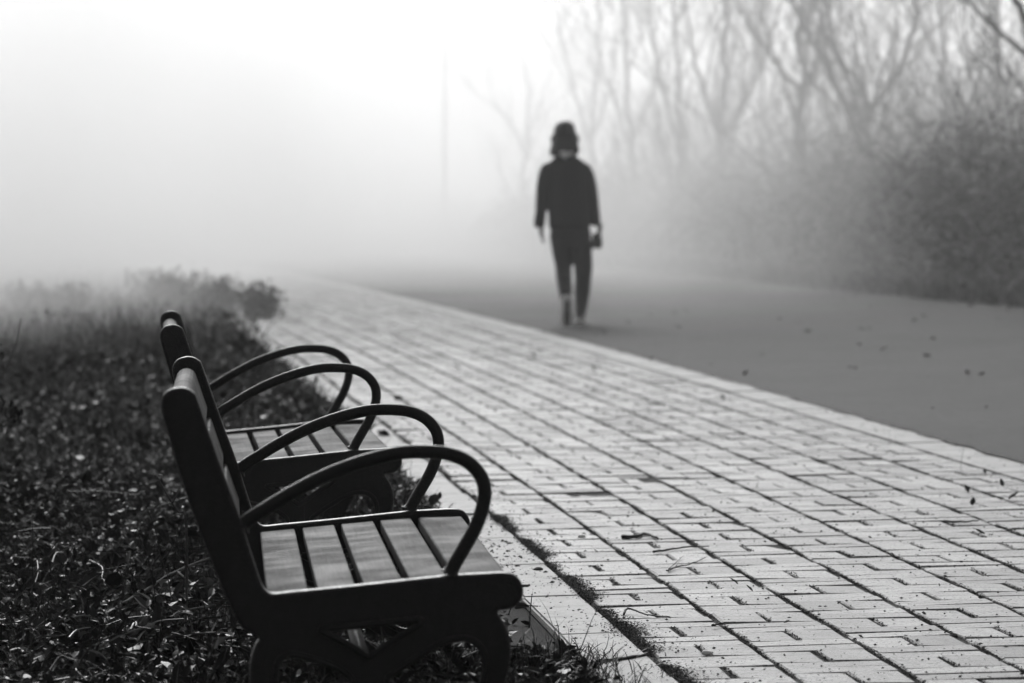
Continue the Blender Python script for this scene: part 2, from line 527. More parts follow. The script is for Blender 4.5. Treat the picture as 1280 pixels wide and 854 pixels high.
for i, (a, s, o, d, Y, p) in enumerate(cand):   # the wide joint between the two bricks laid along
    if d == 0 and 8.5 < Y < 22 and i % 4 == 0 and rb.random() < 0.75:
        n = int(110 if Y < 14 else 24)
        ss = rng.uniform(-0.11, 0.11, n)
        P = np.array([pf(Y + q, o + 0.0605 + e) for q, e in zip(ss, rng.normal(0, 0.0035, n))])
        P[:, 2] += rng.uniform(-0.008, 0.0005, n)
        sc = rng.uniform(0.5, 1.2, n)[:, None] * np.array([0.006, 0.007, 0.004])
        moss.scatter(LEAF4_V, LEAF4_F, P, rots(rng.uniform(0, 6.28, n), rng.uniform(-0.4, 1.0, n), rng.uniform(-0.5, 0.5, n)), sc, rng.random(n))
link('moss', moss.mesh('moss'), M['moss'], path, kind='stuff')

# grit lying on bricks and kerb
grit = Soup()
n = 5200
Y = 8.7 + 14 * rng.random(n) ** 1.4
o = rng.uniform(-0.15, 2.1, n)
near = rng.random(n) < 0.22
o[near] = rng.normal(-0.02, 0.07, near.sum())
P = np.array([pf(a, b) for a, b in zip(Y, o)])
P[:, 2] += 0.003
sc = (0.0014 + 0.0034 * rng.random(n) ** 3)[:, None] * np.stack([rng.uniform(0.7, 1.8, n), rng.uniform(0.7, 1.6, n), rng.uniform(0.4, 0.9, n)], -1)
grit.scatter(OCTA_V, OCTA_F, P, rots(rng.uniform(0, 6.28, n), rng.normal(0, 0.2, n), rng.normal(0, 0.2, n)), sc, rng.random(n) ** 2)
n = 170                                        # crumbs of soil gathered on the kerb beside the bench
Y = rng.normal(12.3, 0.7, n); o = rng.normal(-0.11, 0.05, n)
P = np.array([pf(a, b) for a, b in zip(Y, o)]); P[:, 2] += 0.004
sc = (0.0018 + 0.005 * rng.random(n) ** 3)[:, None] * np.stack([rng.uniform(0.7, 1.8, n), rng.uniform(0.7, 1.6, n), rng.uniform(0.4, 0.9, n)], -1)
grit.scatter(OCTA_V, OCTA_F, P, rots(rng.uniform(0, 6.28, n), rng.normal(0, 0.2, n), rng.normal(0, 0.2, n)), sc, rng.random(n) ** 2)
n = 220                                        # bits on the road
Y = rng.uniform(16, 48, n); o = rng.uniform(2.2, 6.3, n)
P = np.array([pf(a, b) for a, b in zip(Y, o)]); P[:, 2] += 0.009
sc = (0.004 + 0.02 * rng.random(n) ** 4)[:, None] * np.stack([rng.uniform(0.7, 1.8, n), rng.uniform(0.7, 1.6, n), rng.uniform(0.3, 0.7, n)], -1)
grit.scatter(OCTA_V, OCTA_F, P, rots(rng.uniform(0, 6.28, n), rng.normal(0, 0.2, n), rng.normal(0, 0.2, n)), sc, rng.random(n) * 0.6)
tag(link('debris', grit.mesh('debris'), M['debris']), 'dark grit and crumbs of soil strewn over the bricks and kerb', 'debris', kind='stuff')

# ------------------------------------------------------------------ undergrowth on the left
def left_points(n, y0, y1, right=-0.17, power=1.0, spill=0.0):
    Y = y0 + (y1 - y0) * rng.random(n) ** power
    lo = -0.128 * Y - 0.15
    hi = np.array([K(y) for y in Y]) + right
    X = lo + (hi - lo) * rng.random(n) + spill * np.abs(rng.normal(0, 1, n)) * (rng.random(n) < 0.12)
    return np.stack([X, Y, zground(np.minimum(X, hi), Y)], -1)
def patch(P, s=1.0):
    return 0.5 + 0.5 * np.sin(P[:, 0] * 4.3 * s + 1.7 * np.sin(P[:, 1] * 2.2 * s)) * np.sin(P[:, 1] * 3.1 * s + 0.6 + P[:, 0])
def bare(P):                                    # trodden soil between bench and kerb
    off = P[:, 0] - K(P[:, 1])
    return (off > -0.42) & (P[:, 1] > 9.6) & (P[:, 1] < 12.6)
herb = Soup()
def leaves(n, y0, y1, s0, s1, h, right=-0.17, spill=0.0, keep_bare=0.03, T=(LEAF_V, LEAF_F)):
    P = left_points(n, y0, y1, right, 1.0, spill)
    ok = (~bare(P) | (rng.random(len(P)) < keep_bare)) & (rng.random(len(P)) < 0.04 + 1.5 * patch(P, 1.3) ** 1.3)
    P = P[ok]; n = len(P)
    P[:, 2] += h * rng.random(n) ** 2 * (0.3 + patch(P))
    s = rng.uniform(s0, s1, n)
    sc = np.stack([s * rng.uniform(0.5, 1.5, n), s, s], -1)
    tone = np.clip(rng.normal(0.35, 0.28, n), 0, 1)
    herb.scatter(T[0], T[1], P, rots(rng.uniform(0, 6.28, n), rng.normal(0.25, 0.5, n), rng.normal(0, 0.55, n)), sc, tone)
leaves(62000, 7.6, 17, 0.012, 0.042, 0.07)
leaves(2600, 7.6, 17, 0.03, 0.07, 0.07)
def litter(n, y0, y1, s0, s1):                  # dead leaves and broken sticks on top
    P = left_points(n, y0, y1); P[:, 2] += rng.uniform(0.01, 0.07, n); s = rng.uniform(s0, s1, n)
    herb.scatter(LEAF_V, LEAF_F, P, rots(rng.uniform(0, 6.28, n), rng.normal(0.1, 0.35, n), rng.normal(0, 0.4, n)), np.stack([s * rng.uniform(0.6, 1.1, n), s, s * 1.5], -1), rng.uniform(0.6, 1, n))
    for p in left_points(n, y0, y1, -0.36):
        L = random.uniform(0.06, 0.32); a = random.uniform(0, 6.28); z0 = random.uniform(0.02, 0.07)
        dv = np.array([math.cos(a), math.sin(a), random.gauss(0, 0.12)]) * L
        q0 = p + np.array([0, 0, z0])
        tube(herb, crom([q0, q0 + dv * 0.5 + np.array([random.gauss(0, .008), random.gauss(0, .008), .006]), q0 + dv], 3), np.linspace(0.0028, 0.0014, 7), 4, random.random() ** 2)
    for p in left_points(n // 4, y0, y1, -0.3):
        L = random.uniform(0.08, 0.26); lx, ly = random.gauss(0, 0.25) * L, random.gauss(0, 0.25) * L
        tube(herb, crom([p, p + np.array([lx * 0.3, ly * 0.3, L * 0.55]), p + np.array([lx, ly, L])], 3), np.linspace(0.0022, 0.001, 7), 4, random.random() ** 2)
litter(420, 7.8, 17, 0.02, 0.06)
litter(350, 17, 34, 0.04, 0.10)
leaves(30000, 17, 32, 0.02, 0.055, 0.10, spill=0.06)
def wide(n, y0, y1, s0, s1, h):                # thinner growth further out over the turf
    Y = rng.uniform(y0, y1, n); X = -0.128 * Y - 0.15 - rng.random(n) ** 1.5 * 3.5
    P = np.stack([X, Y, zground(X, Y)], -1); P[:, 2] += h * rng.random(n) ** 2
    s = rng.uniform(s0, s1, n)
    herb.scatter(LEAF4_V, LEAF4_F, P, rots(rng.uniform(0, 6.28, n), rng.normal(0.25, 0.5, n), rng.normal(0, 0.55, n)), np.stack([s, s, s], -1), np.clip(rng.normal(0.35, 0.28, n), 0, 1))
wide(45000, 5, 40, 0.03, 0.08, 0.10)
leaves(26000, 32, 75, 0.03, 0.09, 0.15, spill=0.2, T=(LEAF4_V, LEAF4_F))
tag(link('undergrowth', herb.mesh('undergrowth'), M['herb']), 'low leafy ground cover and leaf litter behind the benches', 'ground cover', kind='stuff')
gr = Soup()
def blades(n, y0, y1, h0, h1, wd, right=-0.17, spill=0.0, keep_bare=0.06):
    P = left_points(n, y0, y1, right, 1.0, spill)
    ok = (~bare(P) | (rng.random(len(P)) < keep_bare)) & (rng.random(len(P)) < 0.25 + 0.9 * patch(P, 0.8))
    P = P[ok]; n = len(P)
    P[:, 2] -= 0.005
    h = rng.uniform(h0, h1, n)
    sc = np.stack([wd * rng.uniform(0.6, 1.4, n), h * rng.uniform(0.3, 1.3, n), h], -1)
    gr.scatter(BLADE_V, BLADE_F, P, rots(rng.uniform(0, 6.28, n), rng.normal(-0.2, 0.35, n), rng.normal(0, 0.2, n)), sc, np.clip(rng.normal(0.4, 0.3, n), 0, 1))
blades(20000, 7.6, 17, 0.03, 0.10, 0.0035)
blades(2200, 7.6, 17, 0.06, 0.17, 0.003)
blades(22000, 17, 34, 0.05, 0.16, 0.006, spill=0.08)
blades(16000, 30, 75, 0.10, 0.30, 0.012, spill=0.15)
P = np.array([pf(a, b) for a, b in zip(rng.uniform(8.6, 9.7, 700), -0.16 + rng.normal(0, 0.05, 700))])   # grass creeping over the near kerb
n = len(P); h = rng.uniform(0.015, 0.06, n)
gr.scatter(BLADE_V, BLADE_F, P, rots(rng.uniform(0, 6.28, n), rng.normal(-0.5, 0.5, n), rng.normal(0, 0.3, n)), np.stack([np.full(n, 0.003), h * 1.4, h], -1), np.clip(rng.normal(0.3, 0.3, n), 0, 1))
tag(link('grass', gr.mesh('grass'), M['blade']), 'dark grass growing between the ground cover leaves', 'grass', kind='stuff')

# ------------------------------------------------------------------ benches
S1, Z1, AX = 690.0, 7.97, 212.0                # pixels per metre and distance of the near end panel, vanishing column
def uv(x, y): return ((x - 480) / S1, CAM_H - (y - HOR) / S1 + 0.0255)
def flat_panel(name, outer, holes, thick, bev):
    cu = bpy.data.curves.new(name, 'CURVE')
    cu.dimensions = '2D'; cu.fill_mode = 'BOTH'
    cu.extrude = thick / 2 - bev; cu.bevel_depth = bev; cu.bevel_resolution = 2; cu.offset = -bev
    for ring in [outer] + holes:
        sp = cu.splines.new('POLY')
        sp.points.add(len(ring) - 1)
        for q, (a, b) in zip(sp.points, ring): q.co = (a, b, 0, 1)
        sp.use_cyclic_u = True
    ob = bpy.data.objects.new(name, cu)
    col.objects.link(ob)
    dg = bpy.context.evaluated_depsgraph_get()
    me = bpy.data.meshes.new_from_object(ob.evaluated_get(dg))
    bpy.data.objects.remove(ob); bpy.data.curves.remove(cu)
    me.name = name
    for v in me.vertices: v.co = (v.co.x, -v.co.z, v.co.y)
    me.polygons.foreach_set('use_smooth', [True] * len(me.polygons))
    me.set_sharp_from_angle(angle=R(50))
    return me
def ring_px(pts, per=4): return [uv(a, b) for a, b in crom(pts, per, True)]
OUT = [(222, 483.5), (232, 484), (241, 488.5), (247, 497), (262, 541), (281, 594), (300, 646), (313, 688), (324, 721), (329, 733), (336, 740), (346, 741), (362, 739.3), (451, 731), (553, 720.5), (610, 717), (631, 716.5), (643, 719.5), (651, 728),
       (654, 740), (650.5, 752), (642, 760), (632, 763), (624, 764), (622, 767), (628, 776), (635, 790), (638, 806), (638, 822), (634, 845), (627, 866), (616, 888), (603, 910), (596, 930), (594, 948), (594, 950), (560, 950), (556, 946), (545, 930), (520, 912), (490, 893),
       (461, 882), (432, 893), (404, 912), (384, 930), (374, 946), (370, 950), (338, 950), (337, 948), (335, 930), (322, 905), (313, 880), (311, 850), (313, 822), (318, 806), (323, 797), (316, 792), (307, 787), (298, 778), (281, 742), (259, 688), (231, 611), (212, 547), (203.5, 517), (201.5, 504), (204, 494), (211, 487)]
H1 = [(404, 785.5), (440, 782.5), (480, 778.5), (516, 775), (523, 777), (518, 783), (490, 800), (464, 818), (458, 819), (440, 807), (406, 789)]
H2 = [(346, 870), (345, 850), (347, 831), (353, 822), (363, 818), (386, 823), (414, 832), (430, 842), (437, 851), (430, 860), (405, 881), (380, 898), (362, 901), (351, 890)]
H3 = [(486, 848), (493, 841), (517, 825), (549, 806), (575, 800), (592, 805), (602, 818), (604, 836), (598, 860), (585, 882), (570, 897), (548, 899), (520, 882), (500, 863), (488, 853)]
ARM = [(302, 657), (312, 648), (336.5, 632.5), (364, 616), (403, 596), (447, 579), (492, 567.5), (525, 565), (558, 567.5), (583, 577), (600, 594), (606, 613), (603.5, 635), (594.5, 660), (580.6, 685), (569, 705), (562, 719)]
BENCH_L = 1.74
PT = 0.042
panel_me = flat_panel('end_panel', ring_px(OUT), [ring_px(h) for h in (H1, H2, H3)], PT, 0.008)
panel_me.materials.append(M['iron'])
def arm_mesh():
    s = Soup()
    pts = crom([uv(a, b) for a, b in ARM], 6)
    n = len(pts)
    r = np.full(n, 0.0128)
    r[:4] = [0.020, 0.0165, 0.0142, 0.0132]; r[-4:] = [0.0132, 0.0142, 0.0165, 0.021]
    tube(s, np.stack([pts[:, 0], np.zeros(n), pts[:, 1]], -1), r, 14)
    me = s.mesh('armrest', True)
    me.materials.append(M['iron'])
    return me
arm_me = arm_mesh()
def rim_mesh(h):
    s = Soup()
    p = crom([uv(a, b) for a, b in h], 4, True)
    c = p.mean(axis=0)
    out = []
    for a, b in p:
        d_ = np.array([a, b]) - c
        out.append((a + d_[0] * 0.04, -PT / 2, b + d_[1] * 0.04))
    out.append(out[0])
    tube(s, out, [0.0065] * len(out), 8)
    me = s.mesh('rim', True)
    me.materials.append(M['iron'])
    return me
rim_me = [rim_mesh(h) for h in (H1, H2, H3)]
def rrect(p, q, th, r, full_top=False, seg=4):
    """rounded bar in the end plane from p to q, th thick on its right hand side"""
    p = np.array(p); q = np.array(q); d = q - p; L = np.linalg.norm(d); d = d / L; nrm = np.array([d[1], -d[0]])
    def c(a, b): return p + d * a + nrm * b
    out = []
    rr = [r, r, r, r]
    if full_top: rr = [th * 0.48, r, r, th * 0.48]
    for (a, b, a0, k) in ((0, 0, 180, 0), (L, 0, 270, 1), (L, th, 0, 2), (0, th, 90, 3)):
        ca = a + (rr[k] if a == 0 else -rr[k]); cb = b + (rr[k] if b == 0 else -rr[k])
        for g in range(seg + 1):
            an = R(a0 + 90 * g / seg)
            out.append(c(ca + rr[k] * math.cos(an), cb + rr[k] * math.sin(an)))
    return out
def bar_mesh(name, prof, L):
    bm = bmesh.new()
    n = len(prof)
    e = 0.003
    rings = []
    cen = np.mean(np.array(prof), axis=0)
    for y, k in ((-L / 2, 0.965), (-L / 2 + e, 1.0), (-L / 6, 1.0), (L / 6, 1.0), (L / 2 - e, 1.0), (L / 2, 0.965)):
        rings.append([bm.verts.new((cen[0] + (a - cen[0]) * k, y, cen[1] + (b - cen[1]) * k)) for a, b in prof])
    for A, B in zip(rings[:-1], rings[1:]):
        for i in range(n):
            bm.faces.new((A[i], A[(i + 1) % n], B[(i + 1) % n], B[i]))
    bm.faces.new(rings[0][::-1]); bm.faces.new(rings[-1])
    bmesh.ops.recalc_face_normals(bm, faces=bm.faces)
    me = bpy.data.meshes.new(name)
    bm.to_mesh(me); bm.free()
    me.polygons.foreach_set('use_smooth', [True] * len(me.polygons))
    me.set_sharp_from_angle(angle=R(40))
    me.materials.append(M['wood'])
    return me
IN_L = BENCH_L - PT - 0.001
def ax(u, z): return (u + (AX - 480) / S1 - 0.010, z + 0.0255)   # from the axis of the two benches to the bench's own frame
def seat_z(u): return float(np.interp(u, [0.178, 0.493, 0.607, 0.66], [0.2774, 0.307, 0.3130, 0.3135])) - 0.013
slat_me = []
for a, b in ((0.186, 0.263), (0.279, 0.350), (0.364, 0.436), (0.450, 0.519), (0.534, 0.632)):
    last = b > 0.6
    p, q = ax(a, seat_z(a)), ax(b, seat_z(b) - (0.002 if last else 0))
    prof = rrect(p, q, 0.028, 0.004 if not last else 0.006)
    slat_me.append(('seat_slat', bar_mesh('seat_slat', prof, IN_L)))
A0 = np.array(ax(0.0507, 0.632)); B0 = np.array(ax(0.165, 0.298))
dirb = (B0 - A0) / np.linalg.norm(B0 - A0)
nb = np.array([dirb[1], -dirb[0]])            # towards the rear
for k, (a, b) in enumerate(((-0.004, 0.098), (0.116, 0.206), (0.224, 0.312))):
    p = A0 + dirb * a + nb * 0.010; q = A0 + dirb * b + nb * 0.010
    slat_me.append(('back_slat', bar_mesh('back_slat', rrect(p, q, 0.044 if k == 0 else 0.034, 0.005, k == 0), IN_L)))
def bolt_mesh():
    bm = bmesh.new()
    bmesh.ops.create_cone(bm, cap_ends=True, segments=10, radius1=0.008, radius2=0.005, depth=0.006)
    bmesh.ops.rotate(bm, verts=bm.verts, cent=(0, 0, 0), matrix=Matrix.Rotation(R(90), 3, 'X'))
    me = bpy.data.meshes.new('bolt'); bm.to_mesh(me); bm.free(); me.materials.append(M['iron'])
    return me
stre = Soup()
cx, cz = uv(461, 850)
tube(stre, [(cx, -IN_L / 2, cz), (cx, 0, cz), (cx, IN_L / 2, cz)], [0.014] * 3, 10)
stre_me = stre.mesh('stretcher', True); stre_me.materials.append(M['iron'])
def make_bench(loc, rz, label):
    root = empty('park_bench', loc, rz, label=label, cat='bench', group='slatted benches beside the path')
    for sgn in (-1, 1):
        p = link('end_panel', panel_me, None, root); p.location = (0, sgn * BENCH_L / 2, 0)
        for rme in rim_me: link('rim', rme, None, p)
        a = link('armrest', arm_me, None, root); a.location = (0, sgn * BENCH_L / 2, 0)
    for nm, me in slat_me: link(nm, me, None, root)
    link('stretcher', stre_me, None, root)
    return root
def set_bench(xref, Z, scale, vx, z, label):
    d = Vector(((vx - 640) / FPX, 1, 0)).normalized()
    make_bench(Vector(((xref - 640) / scale, Z, z)) + d * BENCH_L / 2, -math.atan2(d.x, d.y), label)
set_bench(480, Z1, S1, 282, -0.0255, 'front dark slatted bench, the larger one, filling the lower left beside the kerb')
set_bench(386, 11.94, 461.0, 200, -0.010, 'second dark slatted bench, partly hidden behind the front bench')

# ------------------------------------------------------------------ person walking away on the road
def evaluated(me, mods, name):
    ob = bpy.data.objects.new(name, me)
    col.objects.link(ob)
    for typ, kw in mods:
        m = ob.modifiers.new(typ, typ)
        for k, v in kw.items(): setattr(m, k, v)
    dg = bpy.context.evaluated_depsgraph_get()
    out = bpy.data.meshes.new_from_object(ob.evaluated_get(dg))
    bpy.data.objects.remove(ob)
    out.name = name
    out.polygons.foreach_set('use_smooth', [True] * len(out.polygons))
    return out
def loft(s, rings, seg=16):
    """rings: (x, y, z, rx, ry[, tilt]) stacked along a limb; the rings lie across the direction of the limb"""
    c = np.array([r[:3] for r in rings], float)
    d = np.gradient(c, axis=0); d /= np.linalg.norm(d, axis=1)[:, None] + 1e-9
    n = len(rings)
    v = []
    ang = np.arange(seg) * 2 * math.pi / seg
    for i in range(n):
        X = np.array([1.0, 0, 0]); X = X - d[i] * X.dot(d[i])
        if np.linalg.norm(X) < 0.2: X = np.array([0, 1.0, 0]) - d[i] * d[i][1]
        X /= np.linalg.norm(X); Yv = np.cross(d[i], X)
        v.append(c[i] + rings[i][3] * np.cos(ang)[:, None] * X + rings[i][4] * np.sin(ang)[:, None] * Yv)
    v = np.concatenate(v + [c[:1], c[-1:]])
    f = []
    for i in range(n - 1):
        for j in range(seg):
            k = (j + 1) % seg
            f += [(i * seg + j, i * seg + k, (i + 1) * seg + k), (i * seg + j, (i + 1) * seg + k, (i + 1) * seg + j)]
    for j in range(seg):
        k = (j + 1) % seg
        f += [(n * seg, k, j), (n * seg + 1, (n - 1) * seg + j, (n - 1) * seg + k)]
    s.add(v, f)
def fused(s, name, vox=0.009, smooth=4):
    me = s.mesh(name)
    return evaluated(me, [('REMESH', dict(mode='VOXEL', voxel_size=vox)), ('SMOOTH', dict(factor=0.5, iterations=smooth))], name)
feet = at(724, 406)
PZ = feet.y
SP = FPX / PZ
def q(x, y): return ((x - 714) / SP, (406 - y) / SP)     # metres across and up from pixels of the figure
root = empty('person', (feet.x - (724 - 714) / SP, PZ, feet.z + 0.002), label='person in dark jacket and slim trousers walking away along the road', cat='person')
body = Soup()
def P3(x, y, d, rx, ry): a, b = q(x, y); return (a, d, b, rx, ry)
# head and neck (mostly under the hair), arms to the hands, legs inside the trousers
loft(body, [P3(706, 196, 0.01, 0.05, 0.055), P3(706, 188, 0.02, 0.052, 0.06), P3(706, 180, 0.03, 0.066, 0.085), P3(706, 170, 0.03, 0.074, 0.095), P3(706, 160, 0.025, 0.07, 0.09), P3(706, 155, 0.02, 0.045, 0.06)])
loft(body, [P3(706, 200, 0.0, 0.10, 0.07), P3(708, 225, 0.0, 0.15, 0.09), P3(710, 255, 0, 0.13, 0.09), P3(714, 286, 0, 0.14, 0.09), P3(714, 304, 0, 0.12, 0.08)])
loft(body, [P3(681, 212, 0, 0.045, 0.045), P3(677, 245, 0.01, 0.036, 0.036), P3(677, 270, 0.03, 0.03, 0.03), P3(675.5, 285, 0.05, 0.022, 0.026)])
loft(body, [P3(733, 212, 0, 0.045, 0.045), P3(741, 245, -0.01, 0.036, 0.036), P3(745, 270, -0.02, 0.03, 0.03), P3(748, 284, -0.02, 0.022, 0.026)])
loft(body, [P3(704, 312, -0.005, 0.06, 0.07), P3(705, 335, -0.005, 0.045, 0.055), P3(705.5, 349, -0.005, 0.034, 0.036), P3(706.5, 361, -0.07, 0.030, 0.034), P3(708, 373, -0.14, 0.027, 0.030), P3(709, 383, -0.185, 0.024, 0.026)])
loft(body, [P3(726, 312, 0.005, 0.07, 0.08), P3(727, 345, 0.025, 0.045, 0.05), P3(727.5, 370, 0.03, 0.036, 0.04), P3(725.5, 397, 0.01, 0.026, 0.03)])
# hands: palm, four fingers, thumb
def hand(px, py, dep, side, curl):
    a, b = q(px, py)
    loft(body, [(a, dep, b + 0.05, 0.022, 0.027), (a, dep + 0.005, b + 0.02, 0.020, 0.040), (a, dep + 0.008, b - 0.02, 0.017, 0.042)], 10)
    for i, (ln, dy) in enumerate(((0.070, 0.030), (0.078, 0.010), (0.072, -0.011), (0.056, -0.030))):
        y = dep + 0.008 + dy
        loft(body, [(a, y, b - 0.015, 0.0100, 0.0100), (a - side * 0.008, y + 0.002, b - 0.02 - ln * 0.45, 0.0095, 0.0095), (a - side * (0.016 + curl), y + 0.003, b - 0.02 - ln * 0.92, 0.008, 0.008)], 8)
    loft(body, [(a, dep + 0.035, b + 0.025, 0.011, 0.011), (a - side * 0.012, dep + 0.052, b - 0.002, 0.010, 0.010), (a - side * 0.02, dep + 0.05, b - 0.03, 0.008, 0.008)], 8)
hand(676.5, 291, 0.055, -1, 0.010)
hand(750, 287.5, -0.02, 1, 0.022)
link('body', fused(body, 'body', 0.006, 3), M['skin'], root)
# jacket
jk = Soup()
loft(jk, [P3(711.5, 287, 0, 0.160, 0.125), P3(711.5, 281, 0, 0.168, 0.135), P3(711, 262, 0, 0.166, 0.128), P3(709, 240, 0, 0.168, 0.122), P3(708, 224, 0, 0.176, 0.115), P3(707.3, 213, 0, 0.178, 0.105), P3(707, 206.5, 0, 0.162, 0.095), P3(706.5, 201, 0, 0.125, 0.085), P3(706, 196, 0.0, 0.085, 0.070), P3(706, 191, 0.004, 0.06, 0.06)], 20)
loft(jk, [P3(687.5, 207, 0, 0.035, 0.05), P3(683.5, 211, 0, 0.049, 0.060), P3(680.5, 219, 0, 0.052, 0.062), P3(678.5, 233, 0.0, 0.053, 0.060), P3(677, 250, 0.01, 0.049, 0.056), P3(676, 266, 0.03, 0.044, 0.052), P3(674.5, 277, 0.045, 0.047, 0.050), P3(674, 285, 0.05, 0.042, 0.044)])
loft(jk, [P3(726.5, 207, 0, 0.035, 0.05), P3(730.5, 211, 0, 0.049, 0.060), P3(734.5, 219, 0, 0.053, 0.062), P3(738, 233, 0, 0.053, 0.060), P3(740.5, 250, -0.01, 0.050, 0.056), P3(742, 264, -0.02, 0.047, 0.052), P3(743.5, 275, -0.025, 0.045, 0.048), P3(745, 282, -0.025, 0.036, 0.04)])
link('jacket', fused(jk, 'jacket', 0.009, 6), M['jacket'], root)
tr = Soup()
loft(tr, [P3(713, 278, 0, 0.15, 0.115), P3(713, 295, 0, 0.168, 0.13), P3(713.5, 306, -0.005, 0.160, 0.125), P3(714, 312, -0.005, 0.13, 0.10)], 18)
loft(tr, [P3(702.5, 303, -0.005, 0.092, 0.12), P3(703, 318, -0.01, 0.080, 0.11), P3(704.3, 333, -0.005, 0.066, 0.085), P3(705, 349, -0.005, 0.062, 0.068), P3(706.3, 361, -0.07, 0.057, 0.062), P3(707.5, 373, -0.14, 0.047, 0.052), P3(708.5, 382, -0.18, 0.036, 0.040)])
loft(tr, [P3(726, 303, 0, 0.092, 0.12), P3(727.5, 318, 0.01, 0.080, 0.11), P3(729, 333, 0.02, 0.076, 0.092), P3(729, 350, 0.03, 0.066, 0.074), P3(728, 364, 0.03, 0.064, 0.070), P3(727, 380, 0.02, 0.052, 0.056), P3(725.5, 396, 0.01, 0.038, 0.044)])
link('trousers', fused(tr, 'trousers', 0.008, 2), M['trousers'], root)
hr = Soup()
loft(hr, [P3(706, 196, -0.035, 0.08, 0.05), P3(706, 192.5, -0.025, 0.108, 0.082), P3(706, 187, -0.012, 0.104, 0.096), P3(706, 180.5, -0.002, 0.080, 0.094), P3(706, 176, 0.0, 0.086, 0.106), P3(706, 166, 0.0, 0.084, 0.105), P3(706, 160, 0.0, 0.07, 0.09)], 18)
rh = random.Random(2)
for i in range(40):                            # uneven, waving ends of the hair, parted over the collar
    an = math.pi + math.pi * (i / 39)
    a0, b0_ = q(706, 181)
    x, y = a0 + 0.096 * math.cos(an), -0.01 + 0.096 * math.sin(an)
    L = rh.uniform(0.065, 0.115) - 0.045 * math.exp(-((x - a0 - 0.01) / 0.03) ** 2)
    flare = rh.uniform(1.04, 1.22)
    tube(hr, [(a0 + (x - a0) * 0.95, y * 0.95, b0_ + 0.04), (a0 + (x - a0) * flare, y * 1.04, b0_ - L * 0.5), (a0 + (x - a0) * (flare - 0.04) + rh.gauss(0, 0.008), y * 1.02, b0_ - L)], [0.005, 0.010, 0.004], 6)
link('hair', fused(hr, 'hair', 0.008, 2), M['hair'], root)
ht = Soup()
loft(ht, [P3(706, 175.5, -0.014, 0.118, 0.136), P3(706, 172.5, 0.0, 0.112, 0.132), P3(706, 169.5, 0.004, 0.092, 0.114), P3(706, 164, 0.006, 0.089, 0.110), P3(706, 158, 0.006, 0.080, 0.100), P3(706, 153.8, 0.006, 0.060, 0.078), P3(706, 151.4, 0.006, 0.030, 0.04), P3(706, 150.9, 0.006, 0.010, 0.012)], 20)
link('hat', fused(ht, 'hat', 0.007, 2), M['hair'], root)
cl = Soup()
a, b = q(707, 194)
loft(cl, [(a - 0.052, -0.085, b + 0.012, 0.010, 0.012), (a - 0.028, -0.128, b + 0.004, 0.012, 0.026), (a, -0.140, b - 0.004, 0.012, 0.036), (a + 0.028, -0.128, b + 0.004, 0.012, 0.026), (a + 0.052, -0.085, b + 0.012, 0.010, 0.012)], 10)
link('collar', fused(cl, 'collar', 0.006, 2), M['shirt'], root)
def shoe(px, py, dep, pitch, nm='shoe'):
    """heel at the given pixel; pitch lifts the heel about the toe so that the sole faces back"""
    up, so = Soup(), Soup()
    loft(up, [(0, -0.02, 0.035, 0.032, 0.03), (0, 0.02, 0.045, 0.036, 0.042), (0, 0.07, 0.045, 0.038, 0.042), (0, 0.13, 0.036, 0.042, 0.03), (0, 0.19, 0.028, 0.040, 0.022), (0, 0.222, 0.024, 0.024, 0.014)], 14)
    loft(up, [(0, 0.015, 0.03, 0.036, 0.04), (0, 0.012, 0.085, 0.036, 0.042)], 12)
    loft(so, [(0, -0.045, 0.024, 0.030, 0.022), (0, -0.012, 0.024, 0.047, 0.027), (0, 0.06, 0.019, 0.045, 0.022), (0, 0.13, 0.015, 0.052, 0.016), (0, 0.19, 0.015, 0.048, 0.015), (0, 0.238, 0.016, 0.028, 0.012)], 14)
    a, b = q(px, py)
    e = link(nm, fused(up, 'shoe', 0.006, 2), M['shoe'], root)
    td = Soup()
    loft(td, [(0, -0.012, -0.003, 0.012, 0.004), (0, 0.005, -0.005, 0.019, 0.005), (0, 0.06, -0.005, 0.019, 0.005), (0, 0.13, -0.003, 0.026, 0.005), (0, 0.18, -0.002, 0.024, 0.004), (0, 0.205, -0.001, 0.012, 0.004)], 14)
    link('tread', fused(td, 'tread', 0.003, 1), M['shoe'], e)
    link('sole', fused(so, 'sole', 0.005, 1), M['white'], e)
    e.location = (a, dep, b); e.rotation_euler = (pitch, 0, 0)
    return e
shoe(725, 406, -0.0, 0.0)
shoe(708.5, 377, -0.215, R(-68))
# small bag in the right hand
a, b = q(746, 294)
bg_ = empty('handbag', (root.location.x + a, root.location.y - 0.02, root.location.z + b - 0.11), label='small dark bag held in the right hand of the walking person', cat='bag')
bb = Soup()
loft(bb, [(0, 0, 0, 0.012, 0.05), (0, 0, 0.004, 0.028, 0.085), (0, 0, 0.05, 0.034, 0.088), (0, 0, 0.10, 0.030, 0.078), (0, 0, 0.125, 0.012, 0.07)], 14)
me = fused(bb, 'pouch', 0.007, 2)
for v in me.vertices: v.co = (v.co.x * 0.7 + v.co.y * 0.45, v.co.y * 0.7 - v.co.x * 0.3, v.co.z)
link('pouch', me, M['bag'], bg_)
hs = Soup()
tube(hs, crom([(0.0, -0.05, 0.11), (0.02, -0.05, 0.15), (0.035, -0.01, 0.172), (0.02, 0.04, 0.15), (0.0, 0.05, 0.11)], 5), [0.006] * 21, 8)
link('handle', hs.mesh('handle', True), M['bag'], bg_)

